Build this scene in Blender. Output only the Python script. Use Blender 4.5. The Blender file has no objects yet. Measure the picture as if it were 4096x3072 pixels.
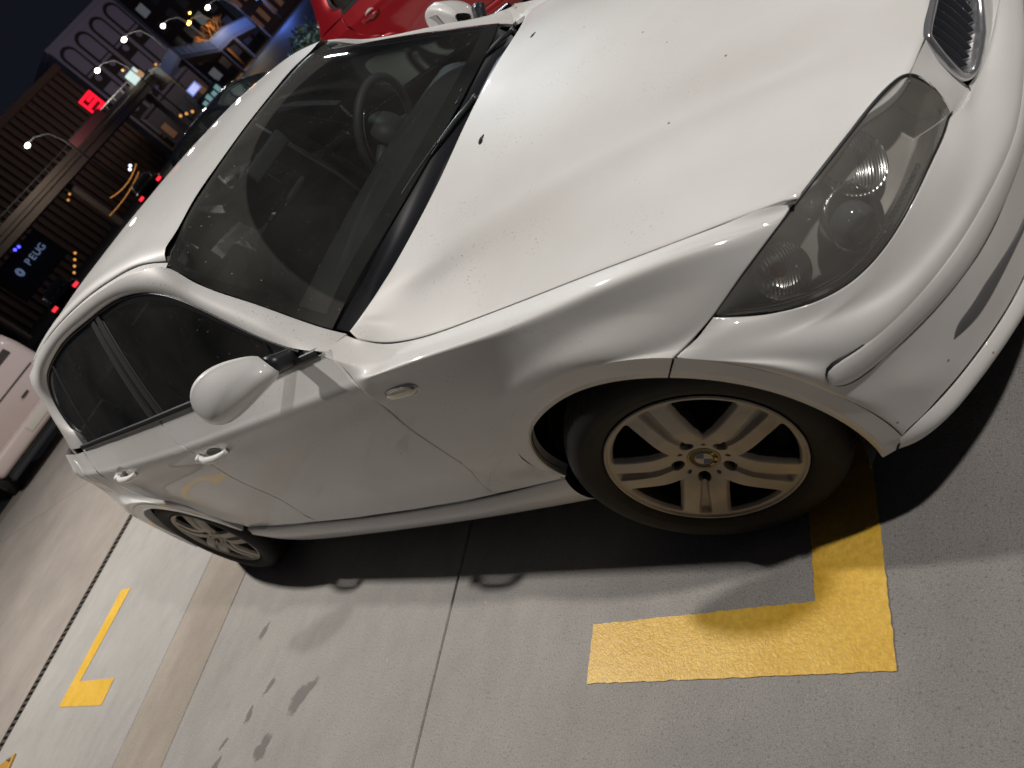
import bpy, bmesh, math, random
import numpy as np
from mathutils import Vector, Matrix
random.seed(7); np.random.seed(7)
sc = bpy.context.scene
COL = sc.collection
# ------------------------------------------------------------------ camera
CAM_POS = (0.98775, -1.73565, 1.51195)
CAM_RIGHT = (0.67128567, 0.30199585, -0.67688556)
CAM_UP = (0.2056624, 0.80147987, 0.56154518)
CAM_BACK = (0.71209447, -0.51616714, 0.47591276)
cd = bpy.data.cameras.new('camera')
cam = bpy.data.objects.new('camera', cd); COL.objects.link(cam)
m = Matrix.Identity(4)
for i in range(3):
    m[i][0] = CAM_RIGHT[i]; m[i][1] = CAM_UP[i]; m[i][2] = CAM_BACK[i]; m[i][3] = CAM_POS[i]
cam.matrix_world = m
cd.sensor_fit = 'HORIZONTAL'; cd.sensor_width = 36.0
cd.lens = 36.0 * 3130.6 / 4096.0
cd.dof.use_dof = True; cd.dof.focus_distance = 2.0; cd.dof.aperture_fstop = 4.6
cd.clip_start = 0.02; cd.clip_end = 600
sc.camera = cam
# ------------------------------------------------------------------ world, lamps, exposure
w = bpy.data.worlds.new('World'); sc.world = w; w.use_nodes = True
nt = w.node_tree; nt.nodes.clear()
wo = nt.nodes.new('ShaderNodeOutputWorld'); bg = nt.nodes.new('ShaderNodeBackground')
bg.inputs[0].default_value = (0.55, 0.62, 1.0, 1); bg.inputs[1].default_value = 0.011
nt.links.new(bg.outputs[0], wo.inputs[0])
def area(name, loc, size, power, col, target=None, sizey=None, spread=180):
    l = bpy.data.lights.new(name, 'AREA'); l.energy = power; l.color = col; l.shape = 'RECTANGLE'
    l.size = size; l.size_y = sizey or size; l.spread = math.radians(spread)
    o = bpy.data.objects.new(name, l); COL.objects.link(o); o.location = loc
    if target:
        d = Vector(target) - Vector(loc); o.rotation_euler = d.to_track_quat('-Z', 'Y').to_euler()
    return o
WARM = (1.0, 0.94, 0.875)
# a grid of canopy luminaires 5.9 m up; the two over this row light the car from behind and from in front
L_REAR = area('canopy_lamp', (-5.68, -0.336, 5.9), 0.26, 450, WARM, sizey=0.20)
L_FRONT = area('canopy_lamp', (3.70, 0.20, 5.9), 0.26, 270, WARM, sizey=0.20)
L_WHITE = area('canopy_lamp', (-6.20, 9.0, 5.9), 0.55, 640, (0.86, 0.94, 1.0), sizey=0.26)
L_FAR = area('canopy_lamp', (2.10, 9.9, 5.9), 0.26, 160, WARM, sizey=0.20)
sc.view_settings.view_transform = 'Standard'; sc.view_settings.look = 'None'
sc.view_settings.exposure = 0.0; sc.view_settings.gamma = 1.0
sc.view_settings.use_curve_mapping = False
sc.render.engine = 'CYCLES'
sc.cycles.max_bounces = 8; sc.cycles.transparent_max_bounces = 12
sc.render.film_transparent = False

# ------------------------------------------------------------------ materials
def mat(name, base=(0.5, 0.5, 0.5), rough=0.5, metal=0.0, coat=0.0, coat_rough=0.03, spec=0.5, emit=None, estr=0.0):
    m = bpy.data.materials.new(name); m.use_nodes = True
    b = m.node_tree.nodes['Principled BSDF']
    b.inputs['Base Color'].default_value = (*base, 1); b.inputs['Roughness'].default_value = rough
    b.inputs['Metallic'].default_value = metal; b.inputs['Coat Weight'].default_value = coat
    b.inputs['Coat Roughness'].default_value = coat_rough
    b.inputs['Specular IOR Level'].default_value = spec
    if emit:
        b.inputs['Emission Color'].default_value = (*emit, 1); b.inputs['Emission Strength'].default_value = estr
    return m
def nd(m, t, **k):
    n = m.node_tree.nodes.new(t)
    for a, v in k.items(): setattr(n, a, v)
    return n
def lk(m, a, b): m.node_tree.links.new(a, b)
def bsdf(m): return m.node_tree.nodes['Principled BSDF']
def noise(m, scale, detail=4, rough=0.5, coord='Object', stretch=None):
    tc = nd(m, 'ShaderNodeTexCoord'); n = nd(m, 'ShaderNodeTexNoise')
    n.inputs['Scale'].default_value = scale; n.inputs['Detail'].default_value = detail; n.inputs['Roughness'].default_value = rough
    if stretch:
        mp = nd(m, 'ShaderNodeMapping'); mp.inputs['Scale'].default_value = stretch
        lk(m, tc.outputs[coord], mp.inputs[0]); lk(m, mp.outputs[0], n.inputs['Vector'])
    else: lk(m, tc.outputs[coord], n.inputs['Vector'])
    return n
def ramp(m, src, stops):
    r = nd(m, 'ShaderNodeValToRGB'); e = r.color_ramp.elements
    while len(e) < len(stops): e.new(0.5)
    for i, (p, c) in enumerate(stops):
        e[i].position = p; e[i].color = (*c, 1) if len(c) == 3 else c
    lk(m, src, r.inputs[0]); return r
def mix(m, fac, a, b, mode='MIX'):
    n = nd(m, 'ShaderNodeMix', data_type='RGBA', blend_type=mode)
    for s, v in ((n.inputs[0], fac), (n.inputs[6], a), (n.inputs[7], b)):
        if hasattr(v, 'links') or hasattr(v, 'is_linked'): lk(m, v, s)
        else: s.default_value = v if not isinstance(v, tuple) else (*v, 1)
    return n.outputs[2]
def bump(m, src, strength, dist=0.01):
    b = nd(m, 'ShaderNodeBump'); b.inputs['Strength'].default_value = strength; b.inputs['Distance'].default_value = dist
    lk(m, src, b.inputs['Height']); lk(m, b.outputs[0], bsdf(m).inputs['Normal']); return b

def paint(name, base, dirt=True):
    m = mat(name, base, rough=0.50, coat=0.62, coat_rough=0.035)
    n1 = noise(m, 2.2, 6, 0.6); dull = ramp(m, n1.outputs[0], [(0.35, (1, 1, 1)), (0.75, (0.90, 0.885, 0.86))])
    c = mix(m, 1.0, tuple(base), dull.outputs[0], 'MULTIPLY')
    if dirt:
        # scattered grime flecks, mostly in patches
        f = noise(m, 190, 3, 0.6); fr = ramp(m, f.outputs[0], [(0.64, (0, 0, 0)), (0.69, (.8, .8, .8))])
        p = noise(m, 6.0, 3, 0.6); pr = ramp(m, p.outputs[0], [(0.50, (0, 0, 0)), (0.62, (1, 1, 1))])
        k = mix(m, 1.0, fr.outputs[0], pr.outputs[0], 'MULTIPLY')
        tx = nd(m, 'ShaderNodeTexCoord'); sx_ = nd(m, 'ShaderNodeSeparateXYZ'); lk(m, tx.outputs['Object'], sx_.inputs[0]); xr_ = ramp(m, sx_.outputs[0], [(0.0, (1, 1, 1)), (.28, (.12, .12, .12))]); k = mix(m, 1.0, k, xr_.outputs[0], 'MULTIPLY')
        c = mix(m, k, c, (0.13, 0.105, 0.08))
        v = nd(m, 'ShaderNodeTexVoronoi'); v.inputs['Scale'].default_value = 9.0
        tc = nd(m, 'ShaderNodeTexCoord'); lk(m, tc.outputs['Object'], v.inputs['Vector'])
        vr = ramp(m, v.outputs['Distance'], [(0.0, (1, 1, 1)), (0.022, (1, 1, 1)), (0.030, (0, 0, 0))])
        c = mix(m, vr.outputs[0], c, (0.30, 0.25, 0.18))
    lk(m, c, bsdf(m).inputs['Base Color'])
    rr = noise(m, 5.0, 4, 0.6); r2 = ramp(m, rr.outputs[0], [(0.3, (0.03, 0.03, 0.03)), (0.8, (0.09, 0.09, 0.09))])
    lk(m, r2.outputs[0], bsdf(m).inputs['Coat Roughness'])
    return m
M = {}
M['paint'] = paint('white_paint', (0.82, 0.82, 0.81))
M['under'] = mat('dark_underbody', (0.012, 0.012, 0.012), 0.9)
M['gasket'] = mat('black_rubber', (0.018, 0.019, 0.021), 0.42)
M['black_plastic'] = mat('black_plastic', (0.022, 0.024, 0.028), 0.38)
M['cowl'] = mat('cowl_plastic', (0.020, 0.022, 0.028), 0.5)
M['chrome'] = mat('chrome', (0.66, 0.67, 0.70), 0.20, 0.82)
M['grille'] = mat('grille_plastic', (0.03, 0.034, 0.045), 0.32)
def glass(name, tint, alpha, rough=0.02, wiped=()):
    m = bpy.data.materials.new(name); m.use_nodes = True; t = m.node_tree; t.nodes.clear()
    o = t.nodes.new('ShaderNodeOutputMaterial'); tr = t.nodes.new('ShaderNodeBsdfTransparent'); gl = t.nodes.new('ShaderNodeBsdfGlossy')
    tr.inputs[0].default_value = (*tint, 1); gl.inputs['Roughness'].default_value = rough; gl.inputs[0].default_value = (1, 1, 1, 1)
    fr = t.nodes.new('ShaderNodeFresnel'); fr.inputs[0].default_value = 1.5
    mx = t.nodes.new('ShaderNodeMixShader'); t.links.new(fr.outputs[0], mx.inputs[0])
    # dust film on the pane; its grey also stands for cabin light and reflections
    df = t.nodes.new('ShaderNodeBsdfDiffuse'); df.inputs[0].default_value = (0.42, 0.41, 0.38, 1)
    m2 = t.nodes.new('ShaderNodeMixShader')
    tc = t.nodes.new('ShaderNodeTexCoord'); no = t.nodes.new('ShaderNodeTexNoise'); no.inputs['Scale'].default_value = 3.5; no.inputs['Detail'].default_value = 6
    sp = t.nodes.new('ShaderNodeTexNoise'); sp.inputs['Scale'].default_value = 120; sp.inputs['Detail'].default_value = 1
    rs = t.nodes.new('ShaderNodeValToRGB'); rs.color_ramp.elements[0].position = 0.765; rs.color_ramp.elements[1].position = 0.785
    ra = t.nodes.new('ShaderNodeMapRange'); ra.inputs[1].default_value = 0.3; ra.inputs[2].default_value = 0.8
    ra.inputs[3].default_value = alpha * 0.4; ra.inputs[4].default_value = alpha * 1.8
    ad = t.nodes.new('ShaderNodeMath'); ad.operation = 'MULTIPLY_ADD'; ad.inputs[1].default_value = 0.5; 
    t.links.new(tc.outputs['Object'], no.inputs['Vector']); t.links.new(tc.outputs['Object'], sp.inputs['Vector'])
    t.links.new(no.outputs[0], ra.inputs[0]); t.links.new(sp.outputs[0], rs.inputs[0])
    t.links.new(rs.outputs[0], ad.inputs[0]); t.links.new(ra.outputs[0], ad.inputs[2])
    fac = ad.outputs[0]
    if wiped:
        # dust film survives only outside the arcs the wiper blades sweep
        keep = None
        for cen, R in wiped:
            vm = t.nodes.new('ShaderNodeVectorMath'); vm.operation = 'DISTANCE'; vm.inputs[1].default_value = cen; t.links.new(tc.outputs['Object'], vm.inputs[0])
            mr = t.nodes.new('ShaderNodeMapRange'); mr.inputs[1].default_value = R - .006; mr.inputs[2].default_value = R + .003; mr.inputs[3].default_value = .50; mr.inputs[4].default_value = 1.45
            t.links.new(vm.outputs['Value'], mr.inputs[0])
            if keep is None: keep = mr.outputs[0]
            else:
                mn = t.nodes.new('ShaderNodeMath'); mn.operation = 'MINIMUM'; t.links.new(keep, mn.inputs[0]); t.links.new(mr.outputs[0], mn.inputs[1]); keep = mn.outputs[0]
        mu = t.nodes.new('ShaderNodeMath'); mu.operation = 'MULTIPLY'; t.links.new(fac, mu.inputs[0]); t.links.new(keep, mu.inputs[1]); fac = mu.outputs[0]
    t.links.new(fac, m2.inputs[0]); t.links.new(tr.outputs[0], m2.inputs[1]); t.links.new(df.outputs[0], m2.inputs[2])
    t.links.new(m2.outputs[0], mx.inputs[1]); t.links.new(gl.outputs[0], mx.inputs[2]); t.links.new(mx.outputs[0], o.inputs[0])
    return m
M['windscreen'] = glass('windscreen_glass', (0.82, 0.88, 0.85), 0.085, wiped=(((-.5, .06, .99), .74), ((-.56, .50, .955), .50)))
M['side_glass'] = glass('tinted_side_glass', (0.32, 0.33, 0.34), 0.060)
M['lens'] = glass('headlight_lens', (0.95, 0.96, 0.96), 0.30, 0.04)
M['lens_small'] = mat('clear_marker_lens', (0.55, 0.52, 0.42), 0.12, 0.35, coat=1)
M['alloy'] = mat('dusty_alloy', (0.4, 0.36, 0.3), 0.5, 0.25)
_n = noise(M['alloy'], 9, 5, 0.6); _r = ramp(M['alloy'], _n.outputs[0], [(0.3, (0.50, 0.46, 0.40)), (0.75, (0.33, 0.295, 0.245))])
lk(M['alloy'], _r.outputs[0], bsdf(M['alloy']).inputs['Base Color'])
M['rubber'] = mat('tyre_rubber', (0.020, 0.019, 0.018), 0.78)
_n = noise(M['rubber'], 14, 5, 0.6); _r = ramp(M['rubber'], _n.outputs[0], [(0.35, (0.010, 0.010, 0.010)), (0.8, (0.024, 0.022, 0.019))])
lk(M['rubber'], _r.outputs[0], bsdf(M['rubber']).inputs['Base Color'])
M['hub_black'] = mat('wheel_well_black', (0.006, 0.006, 0.006), 0.9)

# ------------------------------------------------------------------ object helpers
def link(o, parent=None, smooth=True):
    COL.objects.link(o)
    if parent is not None: o.parent = parent
    return o
def mesh_obj(name, V, F, material, parent=None, smooth=True, midx=None):
    me = bpy.data.meshes.new(name)
    me.from_pydata([tuple(map(float, v)) for v in V], [], [tuple(int(i) for i in f) for f in F])
    mats = material if isinstance(material, (list, tuple)) else [material]
    for mm in mats: me.materials.append(mm)
    if midx is not None: me.polygons.foreach_set('material_index', np.array(midx, dtype=np.int32))
    if smooth: me.polygons.foreach_set('use_smooth', np.ones(len(F), dtype=bool))
    me.update()
    return link(bpy.data.objects.new(name, me), parent)
def empty(name, loc=(0, 0, 0), rz=0.0, parent=None):
    o = bpy.data.objects.new(name, None); o.empty_display_size = 0.2
    o.location = loc; o.rotation_euler = (0, 0, rz); return link(o, parent)
def tag(o, label=None, cat=None, group=None, kind=None):
    for k, v in (('label', label), ('category', cat), ('group', group), ('kind', kind)):
        if v: o[k] = v
    return o
def copy_tree(o, parent=None):
    c = o.copy(); COL.objects.link(c); c.parent = parent
    for ch in list(o.children): copy_tree(ch, c)
    return c

def spl(P, n, closed=False):
    """natural cubic spline through P, resampled to n points uniform in chord length"""
    P = np.asarray(P, float)
    if len(P) == 2: return P[0] + (P[1] - P[0]) * np.linspace(0, 1, n)[:, None]
    d = np.r_[0, np.cumsum(np.linalg.norm(np.diff(P, axis=0), axis=1) + 1e-9)]
    return cub(d, P, np.linspace(0, d[-1], n))
def cub(t, P, s):
    n = len(t); h = np.diff(t); A = np.eye(n); B = np.zeros_like(P)
    for i in range(1, n - 1):
        A[i, i - 1] = h[i - 1]; A[i, i] = 2 * (h[i - 1] + h[i]); A[i, i + 1] = h[i]
        B[i] = 6 * ((P[i + 1] - P[i]) / h[i] - (P[i] - P[i - 1]) / h[i - 1])
    Mx = np.linalg.solve(A, B)
    k = np.clip(np.searchsorted(t, s, side='right') - 1, 0, n - 2)
    a = (t[k + 1] - s)[:, None]; b = (s - t[k])[:, None]; hk = h[k][:, None]
    return Mx[k] * a**3 / (6 * hk) + Mx[k + 1] * b**3 / (6 * hk) + (P[k] / hk - Mx[k] * hk / 6) * a + (P[k + 1] / hk - Mx[k + 1] * hk / 6) * b
def fit(P, nctrl=7, n=60, ends=True):
    """least squares cubic B-spline smoothing of noisy measured points"""
    P = np.asarray(P, float)
    d = np.r_[0, np.cumsum(np.linalg.norm(np.diff(P, axis=0), axis=1))]; d /= d[-1]
    kn = np.r_[[0] * 3, np.linspace(0, 1, nctrl - 2), [1] * 3]
    def basis(s):
        B = np.zeros((len(s), nctrl))
        for j in range(nctrl):
            e = np.zeros(nctrl); e[j] = 1
            B[:, j] = deboor(kn, e, s)
        return B
    W = np.ones(len(P)); 
    if ends: W[0] = W[-1] = 50
    A = basis(d) * W[:, None]
    reg = np.zeros((nctrl - 2, nctrl))
    for i in range(nctrl - 2): reg[i, i:i + 3] = (0.03, -0.06, 0.03)
    A2 = np.vstack([A, reg]); Cc = np.linalg.lstsq(A2, np.vstack([P * W[:, None], np.zeros((nctrl - 2, P.shape[1]))]), rcond=None)[0]
    return basis(np.linspace(0, 1, n)) @ Cc
def deboor(kn, c, s):
    out = np.zeros(len(s)); n = len(c)
    for q, x in enumerate(s):
        x = min(x, 1 - 1e-9); k = min(np.searchsorted(kn, x, side='right') - 1, n - 1)
        dd = [c[j + k - 3] for j in range(4)]
        for r in range(1, 4):
            for j in range(3, r - 1, -1):
                den = kn[j + 1 + k - r] - kn[j + k - 3]
                al = 0 if den == 0 else (x - kn[j + k - 3]) / den
                dd[j] = (1 - al) * dd[j - 1] + al * dd[j]
        out[q] = dd[3]
    return out
def grid(curves, nu, nv, tv=None, linear=False):
    """curves: guides running the same way; returns array nv x nu x 3"""
    C = np.array([spl(c, nu) for c in curves])
    if tv is None:
        d = np.linalg.norm(np.diff(C, axis=0), axis=2).mean(axis=1); tv = np.r_[0, np.cumsum(d)]
    tv = np.asarray(tv, float); s = np.linspace(0, tv[-1], nv)
    if len(C) == 2 or linear:
        out = np.empty((nv, nu, 3))
        for k in range(3):
            for j in range(nu): out[:, j, k] = np.interp(s, tv, C[:, j, k])
        return out
    return cub(tv, C.reshape(len(C), -1), s).reshape(nv, nu, 3)
def gnormals(G):
    du = np.gradient(G, axis=1); dv = np.gradient(G, axis=0)
    N = np.cross(du, dv); return N / (np.linalg.norm(N, axis=2, keepdims=True) + 1e-12)
def mir(P): return np.asarray(P, float) * np.array([1, -1, 1])
class MB:
    def __init__(s): s.V = []; s.F = []; s.M = []
    def add(s, V, F, mi=0):
        o = len(s.V); s.V.extend([tuple(v) for v in V]); s.F.extend([tuple(i + o for i in f) for f in F]); s.M.extend([mi] * len(F))
    def grid(s, G, mi=0, flip=False, closed_u=False):
        nv, nu = G.shape[:2]; F = []
        for i in range(nv - 1):
            for j in range(nu if closed_u else nu - 1):
                a, b = i * nu + j, i * nu + (j + 1) % nu; c, d = b + nu, a + nu
                F.append((a, d, c, b) if flip else (a, b, c, d))
        s.add(G.reshape(-1, 3), F, mi)
    def box(s, c, size, rot=None, mi=0, bev=0.0):
        c = np.array(c, float); h = np.array(size, float) / 2
        V = np.array([(x, y, z) for x in (-1, 1) for y in (-1, 1) for z in (-1, 1)], float) * h
        if rot is not None: V = V @ np.array(rot).T
        F = [(0, 1, 3, 2), (4, 6, 7, 5), (0, 4, 5, 1), (2, 3, 7, 6), (0, 2, 6, 4), (1, 5, 7, 3)]
        s.add(V + c, F, mi)
    def tube(s, P, r, n=10, mi=0, cap=True):
        P = np.asarray(P, float); r = np.broadcast_to(r, (len(P),)); T = np.gradient(P, axis=0)
        T /= np.linalg.norm(T, axis=1, keepdims=True) + 1e-12
        up = np.array([0, 0, 1.0]) if abs(T[0][2]) < 0.9 else np.array([1.0, 0, 0])
        rings = []; a = np.linspace(0, 2 * np.pi, n, endpoint=False)
        for p, t, rr in zip(P, T, r):
            x = np.cross(up, t); x /= np.linalg.norm(x) + 1e-12; y = np.cross(t, x); up = y if False else up
            rings.append(p + rr * (np.cos(a)[:, None] * x + np.sin(a)[:, None] * y))
        G = np.array(rings); o = len(s.V); s.grid(G, mi, closed_u=True)
        if cap:
            k = len(P) - 1
            s.F.append(tuple(o + i for i in range(n))[::-1]); s.M.append(mi)
            s.F.append(tuple(o + k * n + i for i in range(n))); s.M.append(mi)
    def sphere(s, c, r, n=14, mi=0, half=False):
        r = np.broadcast_to(r, (3,)); th = np.linspace(0.001, np.pi - .001, n); ph = np.linspace(0, 2 * np.pi, 2 * n, endpoint=False)
        G = np.array([[(np.sin(t) * np.cos(p) * r[0] + c[0], np.sin(t) * np.sin(p) * r[1] + c[1], np.cos(t) * r[2] + c[2]) for p in ph] for t in th])
        s.grid(G, mi, flip=True, closed_u=True)
    def build(s, name, material, parent=None, smooth=True):
        return mesh_obj(name, s.V, s.F, material, parent, smooth, s.M)
def mod_weld_bevel(o, bev=0.0, seg=2, angle=40, weld=0.0002):
    if weld:
        m_ = o.modifiers.new('w', 'WELD'); m_.merge_threshold = weld
    if bev:
        m_ = o.modifiers.new('b', 'BEVEL'); m_.width = bev; m_.segments = seg; m_.limit_method = 'ANGLE'; m_.angle_limit = math.radians(angle)
    return o
def auto_smooth(o, ang=35):
    m_ = o.modifiers.new('e', 'EDGE_SPLIT'); m_.split_angle = math.radians(ang); return o
def rbox(name, c, size, material, parent, bev=0.01, rot=None, seg=3):
    b = MB(); b.box((0, 0, 0), size); o = b.build(name, material, parent); o.location = c
    if rot: o.rotation_euler = rot
    mod_weld_bevel(o, bev, seg, weld=0); return o
T = {
 'gap': [(-0.672,-0.740,0.927),(-0.647,-0.748,0.903),(-0.607,-0.755,0.883),(-0.566,-0.758,0.863),(-0.512,-0.758,0.849),(-0.438,-0.757,0.835),(-0.338,-0.751,0.825),(-0.198,-0.741,0.815),(-0.075,-0.729,0.802),(0.057,-0.716,0.792),(0.219,-0.697,0.772),(0.313,-0.679,0.758),(0.396,-0.657,0.739),(0.430,-0.646,0.728)],
 'crease': [(-0.628,-0.862,0.866),(-0.462,-0.861,0.859),(-0.302,-0.857,0.852),(-0.209,-0.853,0.845),(-0.125,-0.846,0.838),(0.028,-0.828,0.828),(0.107,-0.811,0.815),(0.250,-0.768,0.791),(0.348,-0.723,0.749),(0.419,-0.681,0.731)],
 'ridge': [(-0.541,-0.597,0.951),(-0.454,-0.571,0.938),(-0.346,-0.539,0.919),(-0.223,-0.502,0.899),(-0.107,-0.467,0.880),(0.018,-0.430,0.858),(0.181,-0.383,0.823),(0.278,-0.356,0.797),(0.369,-0.331,0.773),(0.456,-0.308,0.749),(0.550,-0.283,0.720),(0.592,-0.272,0.705)],
 'hltop': [(0.259,-0.810,0.672),(0.291,-0.784,0.684),(0.341,-0.744,0.702),(0.384,-0.701,0.713),(0.426,-0.652,0.720),(0.460,-0.604,0.722),(0.494,-0.547,0.720),(0.527,-0.488,0.716),(0.560,-0.431,0.711),(0.579,-0.395,0.700),(0.586,-0.381,0.689)],
 'hlin': [(0.588,-0.386,0.692),(0.600,-0.370,0.660),(0.610,-0.373,0.621),(0.612,-0.374,0.587),(0.609,-0.372,0.572)],
 'hlbot': [(0.259,-0.810,0.672),(0.299,-0.799,0.642),(0.341,-0.785,0.617),(0.383,-0.766,0.594),(0.427,-0.741,0.577),(0.462,-0.715,0.572),(0.495,-0.684,0.574),(0.525,-0.648,0.578),(0.553,-0.605,0.588),(0.578,-0.548,0.593),(0.595,-0.488,0.590),(0.608,-0.416,0.581),(0.613,-0.386,0.582)],
 'gapGK': [(0.586,-0.384,0.688),(0.597,-0.337,0.685),(0.610,-0.283,0.683)],
 'stripU': [(0.379,-0.839,0.481),(0.397,-0.827,0.486),(0.462,-0.776,0.490),(0.527,-0.709,0.490),(0.571,-0.648,0.480),(0.594,-0.608,0.477),(0.620,-0.552,0.471),(0.657,-0.469,0.484),(0.682,-0.392,0.482),(0.692,-0.335,0.480),(0.696,-0.307,0.470)],
 'stripL': [(0.376,-0.841,0.475),(0.386,-0.834,0.451),(0.398,-0.827,0.443),(0.430,-0.802,0.434),(0.478,-0.761,0.429),(0.528,-0.709,0.429),(0.563,-0.661,0.427),(0.598,-0.599,0.423),(0.623,-0.546,0.423),(0.632,-0.525,0.420)],
 'arch': [(-0.375,-0.861,0.350),(-0.391,-0.859,0.380),(-0.395,-0.859,0.417),(-0.372,-0.862,0.474),(-0.326,-0.866,0.530),(-0.264,-0.871,0.577),(-0.197,-0.874,0.610),(-0.131,-0.876,0.632),(-0.075,-0.877,0.645),(0.006,-0.878,0.650),(0.073,-0.879,0.640),(0.139,-0.878,0.620),(0.196,-0.877,0.591),(0.251,-0.872,0.548),(0.293,-0.863,0.485),(0.320,-0.856,0.430),(0.342,-0.849,0.362),(0.353,-0.845,0.307),(0.355,-0.842,0.256),(0.356,-0.841,0.225)],
 'band': [(-0.340,-0.871,0.588),(-0.303,-0.873,0.618),(-0.243,-0.876,0.652),(-0.175,-0.879,0.680),(-0.108,-0.881,0.702),(-0.023,-0.884,0.707),(0.055,-0.884,0.708),(0.117,-0.883,0.696),(0.179,-0.880,0.671),(0.241,-0.875,0.628),(0.289,-0.866,0.579),(0.323,-0.856,0.521),(0.353,-0.845,0.460),(0.376,-0.835,0.396),(0.391,-0.827,0.336),(0.401,-0.821,0.261),(0.403,-0.820,0.228)],
 'lipJ': [(0.356,-0.841,0.268),(0.396,-0.817,0.251),(0.432,-0.791,0.254),(0.475,-0.758,0.262),(0.503,-0.731,0.269),(0.529,-0.702,0.282),(0.545,-0.681,0.295),(0.551,-0.674,0.302),(0.550,-0.675,0.339)],
 'lipB': [(0.349,-0.830,0.208),(0.391,-0.806,0.196),(0.411,-0.792,0.202),(0.473,-0.738,0.223),(0.516,-0.684,0.232),(0.552,-0.627,0.221),(0.586,-0.558,0.205),(0.603,-0.519,0.197)],
 'joint': [(0.259,-0.810,0.672),(0.230,-0.834,0.662),(0.196,-0.861,0.652),(0.144,-0.883,0.625)],
 'fogU': [(0.511,-0.701,0.336),(0.535,-0.670,0.343),(0.578,-0.601,0.348),(0.612,-0.537,0.346),(0.642,-0.464,0.337)],
 'fogL': [(0.543,-0.657,0.318),(0.571,-0.613,0.313),(0.607,-0.546,0.328),(0.641,-0.466,0.327)],
 'creaseD': [(-3.053,-0.754,0.906),(-2.541,-0.815,0.888),(-2.093,-0.837,0.876),(-1.789,-0.846,0.870),(-1.531,-0.852,0.862),(-1.070,-0.851,0.864),(-0.962,-0.851,0.863),(-0.760,-0.854,0.860),(-0.643,-0.854,0.860)],
 'cutF': [(-0.742,-0.794,0.944),(-0.715,-0.804,0.930),(-0.681,-0.821,0.904),(-0.659,-0.837,0.882),(-0.644,-0.855,0.859),(-0.633,-0.864,0.827),(-0.629,-0.867,0.780),(-0.639,-0.869,0.721),(-0.643,-0.870,0.666),(-0.644,-0.868,0.613),(-0.645,-0.865,0.559),(-0.646,-0.862,0.504),(-0.657,-0.857,0.450),(-0.679,-0.851,0.397),(-0.711,-0.845,0.340),(-0.701,-0.843,0.295)],
 'cutR': [(-1.797,-0.779,0.972),(-1.806,-0.805,0.929),(-1.798,-0.835,0.884),(-1.720,-0.863,0.842),(-1.709,-0.868,0.771),(-1.717,-0.869,0.705),(-1.713,-0.868,0.603),(-1.681,-0.864,0.538),(-1.682,-0.859,0.471),(-1.731,-0.849,0.383),(-1.724,-0.843,0.303)],
 'sillT': [(-2.348,-0.838,0.364),(-1.820,-0.844,0.308),(-1.724,-0.843,0.303),(-1.524,-0.842,0.286),(-1.116,-0.842,0.282),(-0.830,-0.843,0.289),(-0.701,-0.843,0.295),(-0.549,-0.844,0.309),(-0.401,-0.845,0.328)],
 'sillB': [(-2.382,-0.835,0.353),(-2.367,-0.815,0.228),(-2.128,-0.803,0.172),(-1.772,-0.800,0.140),(-1.329,-0.800,0.134),(-0.813,-0.804,0.155),(-0.590,-0.809,0.177),(-0.445,-0.805,0.162)],
 'win': [(-2.725,-0.731,1.006),(-2.860,-0.670,1.096),(-2.895,-0.612,1.193),(-2.802,-0.581,1.258),(-2.677,-0.568,1.296),(-2.470,-0.562,1.325),(-2.224,-0.563,1.337),(-1.992,-0.568,1.337),(-1.802,-0.574,1.330),(-1.630,-0.581,1.318),(-1.507,-0.590,1.302),(-1.411,-0.604,1.278),(-1.316,-0.625,1.241),(-1.230,-0.650,1.196),(-1.140,-0.681,1.143),(-1.026,-0.719,1.077),(-0.918,-0.754,1.015),(-0.811,-0.785,0.961),(-0.765,-0.794,0.945)],
 'winB': [(-0.846,-0.794,0.946),(-1.075,-0.808,0.924),(-1.526,-0.780,0.969),(-1.800,-0.775,0.979),(-2.161,-0.762,0.993),(-2.689,-0.737,0.999)],
 'pillar': [(-1.248,-0.573,1.297),(-1.258,-0.588,1.256),(-1.191,-0.604,1.215),(-1.084,-0.629,1.149),(-0.987,-0.654,1.083),(-0.893,-0.678,1.022),(-0.778,-0.704,0.951),(-0.711,-0.718,0.915)],
 'rearedge': [(-0.718,-0.712,0.910),(-0.632,-0.660,0.924),(-0.582,-0.604,0.939),(-0.538,-0.525,0.947),(-0.507,-0.452,0.956),(-0.471,-0.323,0.979),(-0.451,-0.206,0.987),(-0.438,-0.091,0.995),(-0.436,0.038,0.999),(-0.449,0.192,0.994),(-0.473,0.330,0.994),(-0.517,0.479,0.982)],
}
# ------------------------------------------------------------------ car body
def side_h(z): return np.interp(z, [.14, .18, .28, .35, .5, .65, .75, .85, .88, .94, 1.34, 1.45], [.80, .81, .842, .846, .862, .870, .869, .862, .838, .797, .568, .49])
def taper(x): return np.interp(x, [-3.5, -3.2, -2.9, -2.6, -2.3, -1.9, -.4], [.24, .09, .04, .02, .008, 0, 0])
def S(x, z): return (x, -(float(side_h(z)) - float(taper(x))), z)
for k in T: T[k] = np.array(T[k])
car = empty('parked_car', (0, 0, 0))
tag(car, 'large white hatchback in the foreground with a clouded headlight and dirty alloy wheels', 'car')
shell = MB()

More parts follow.
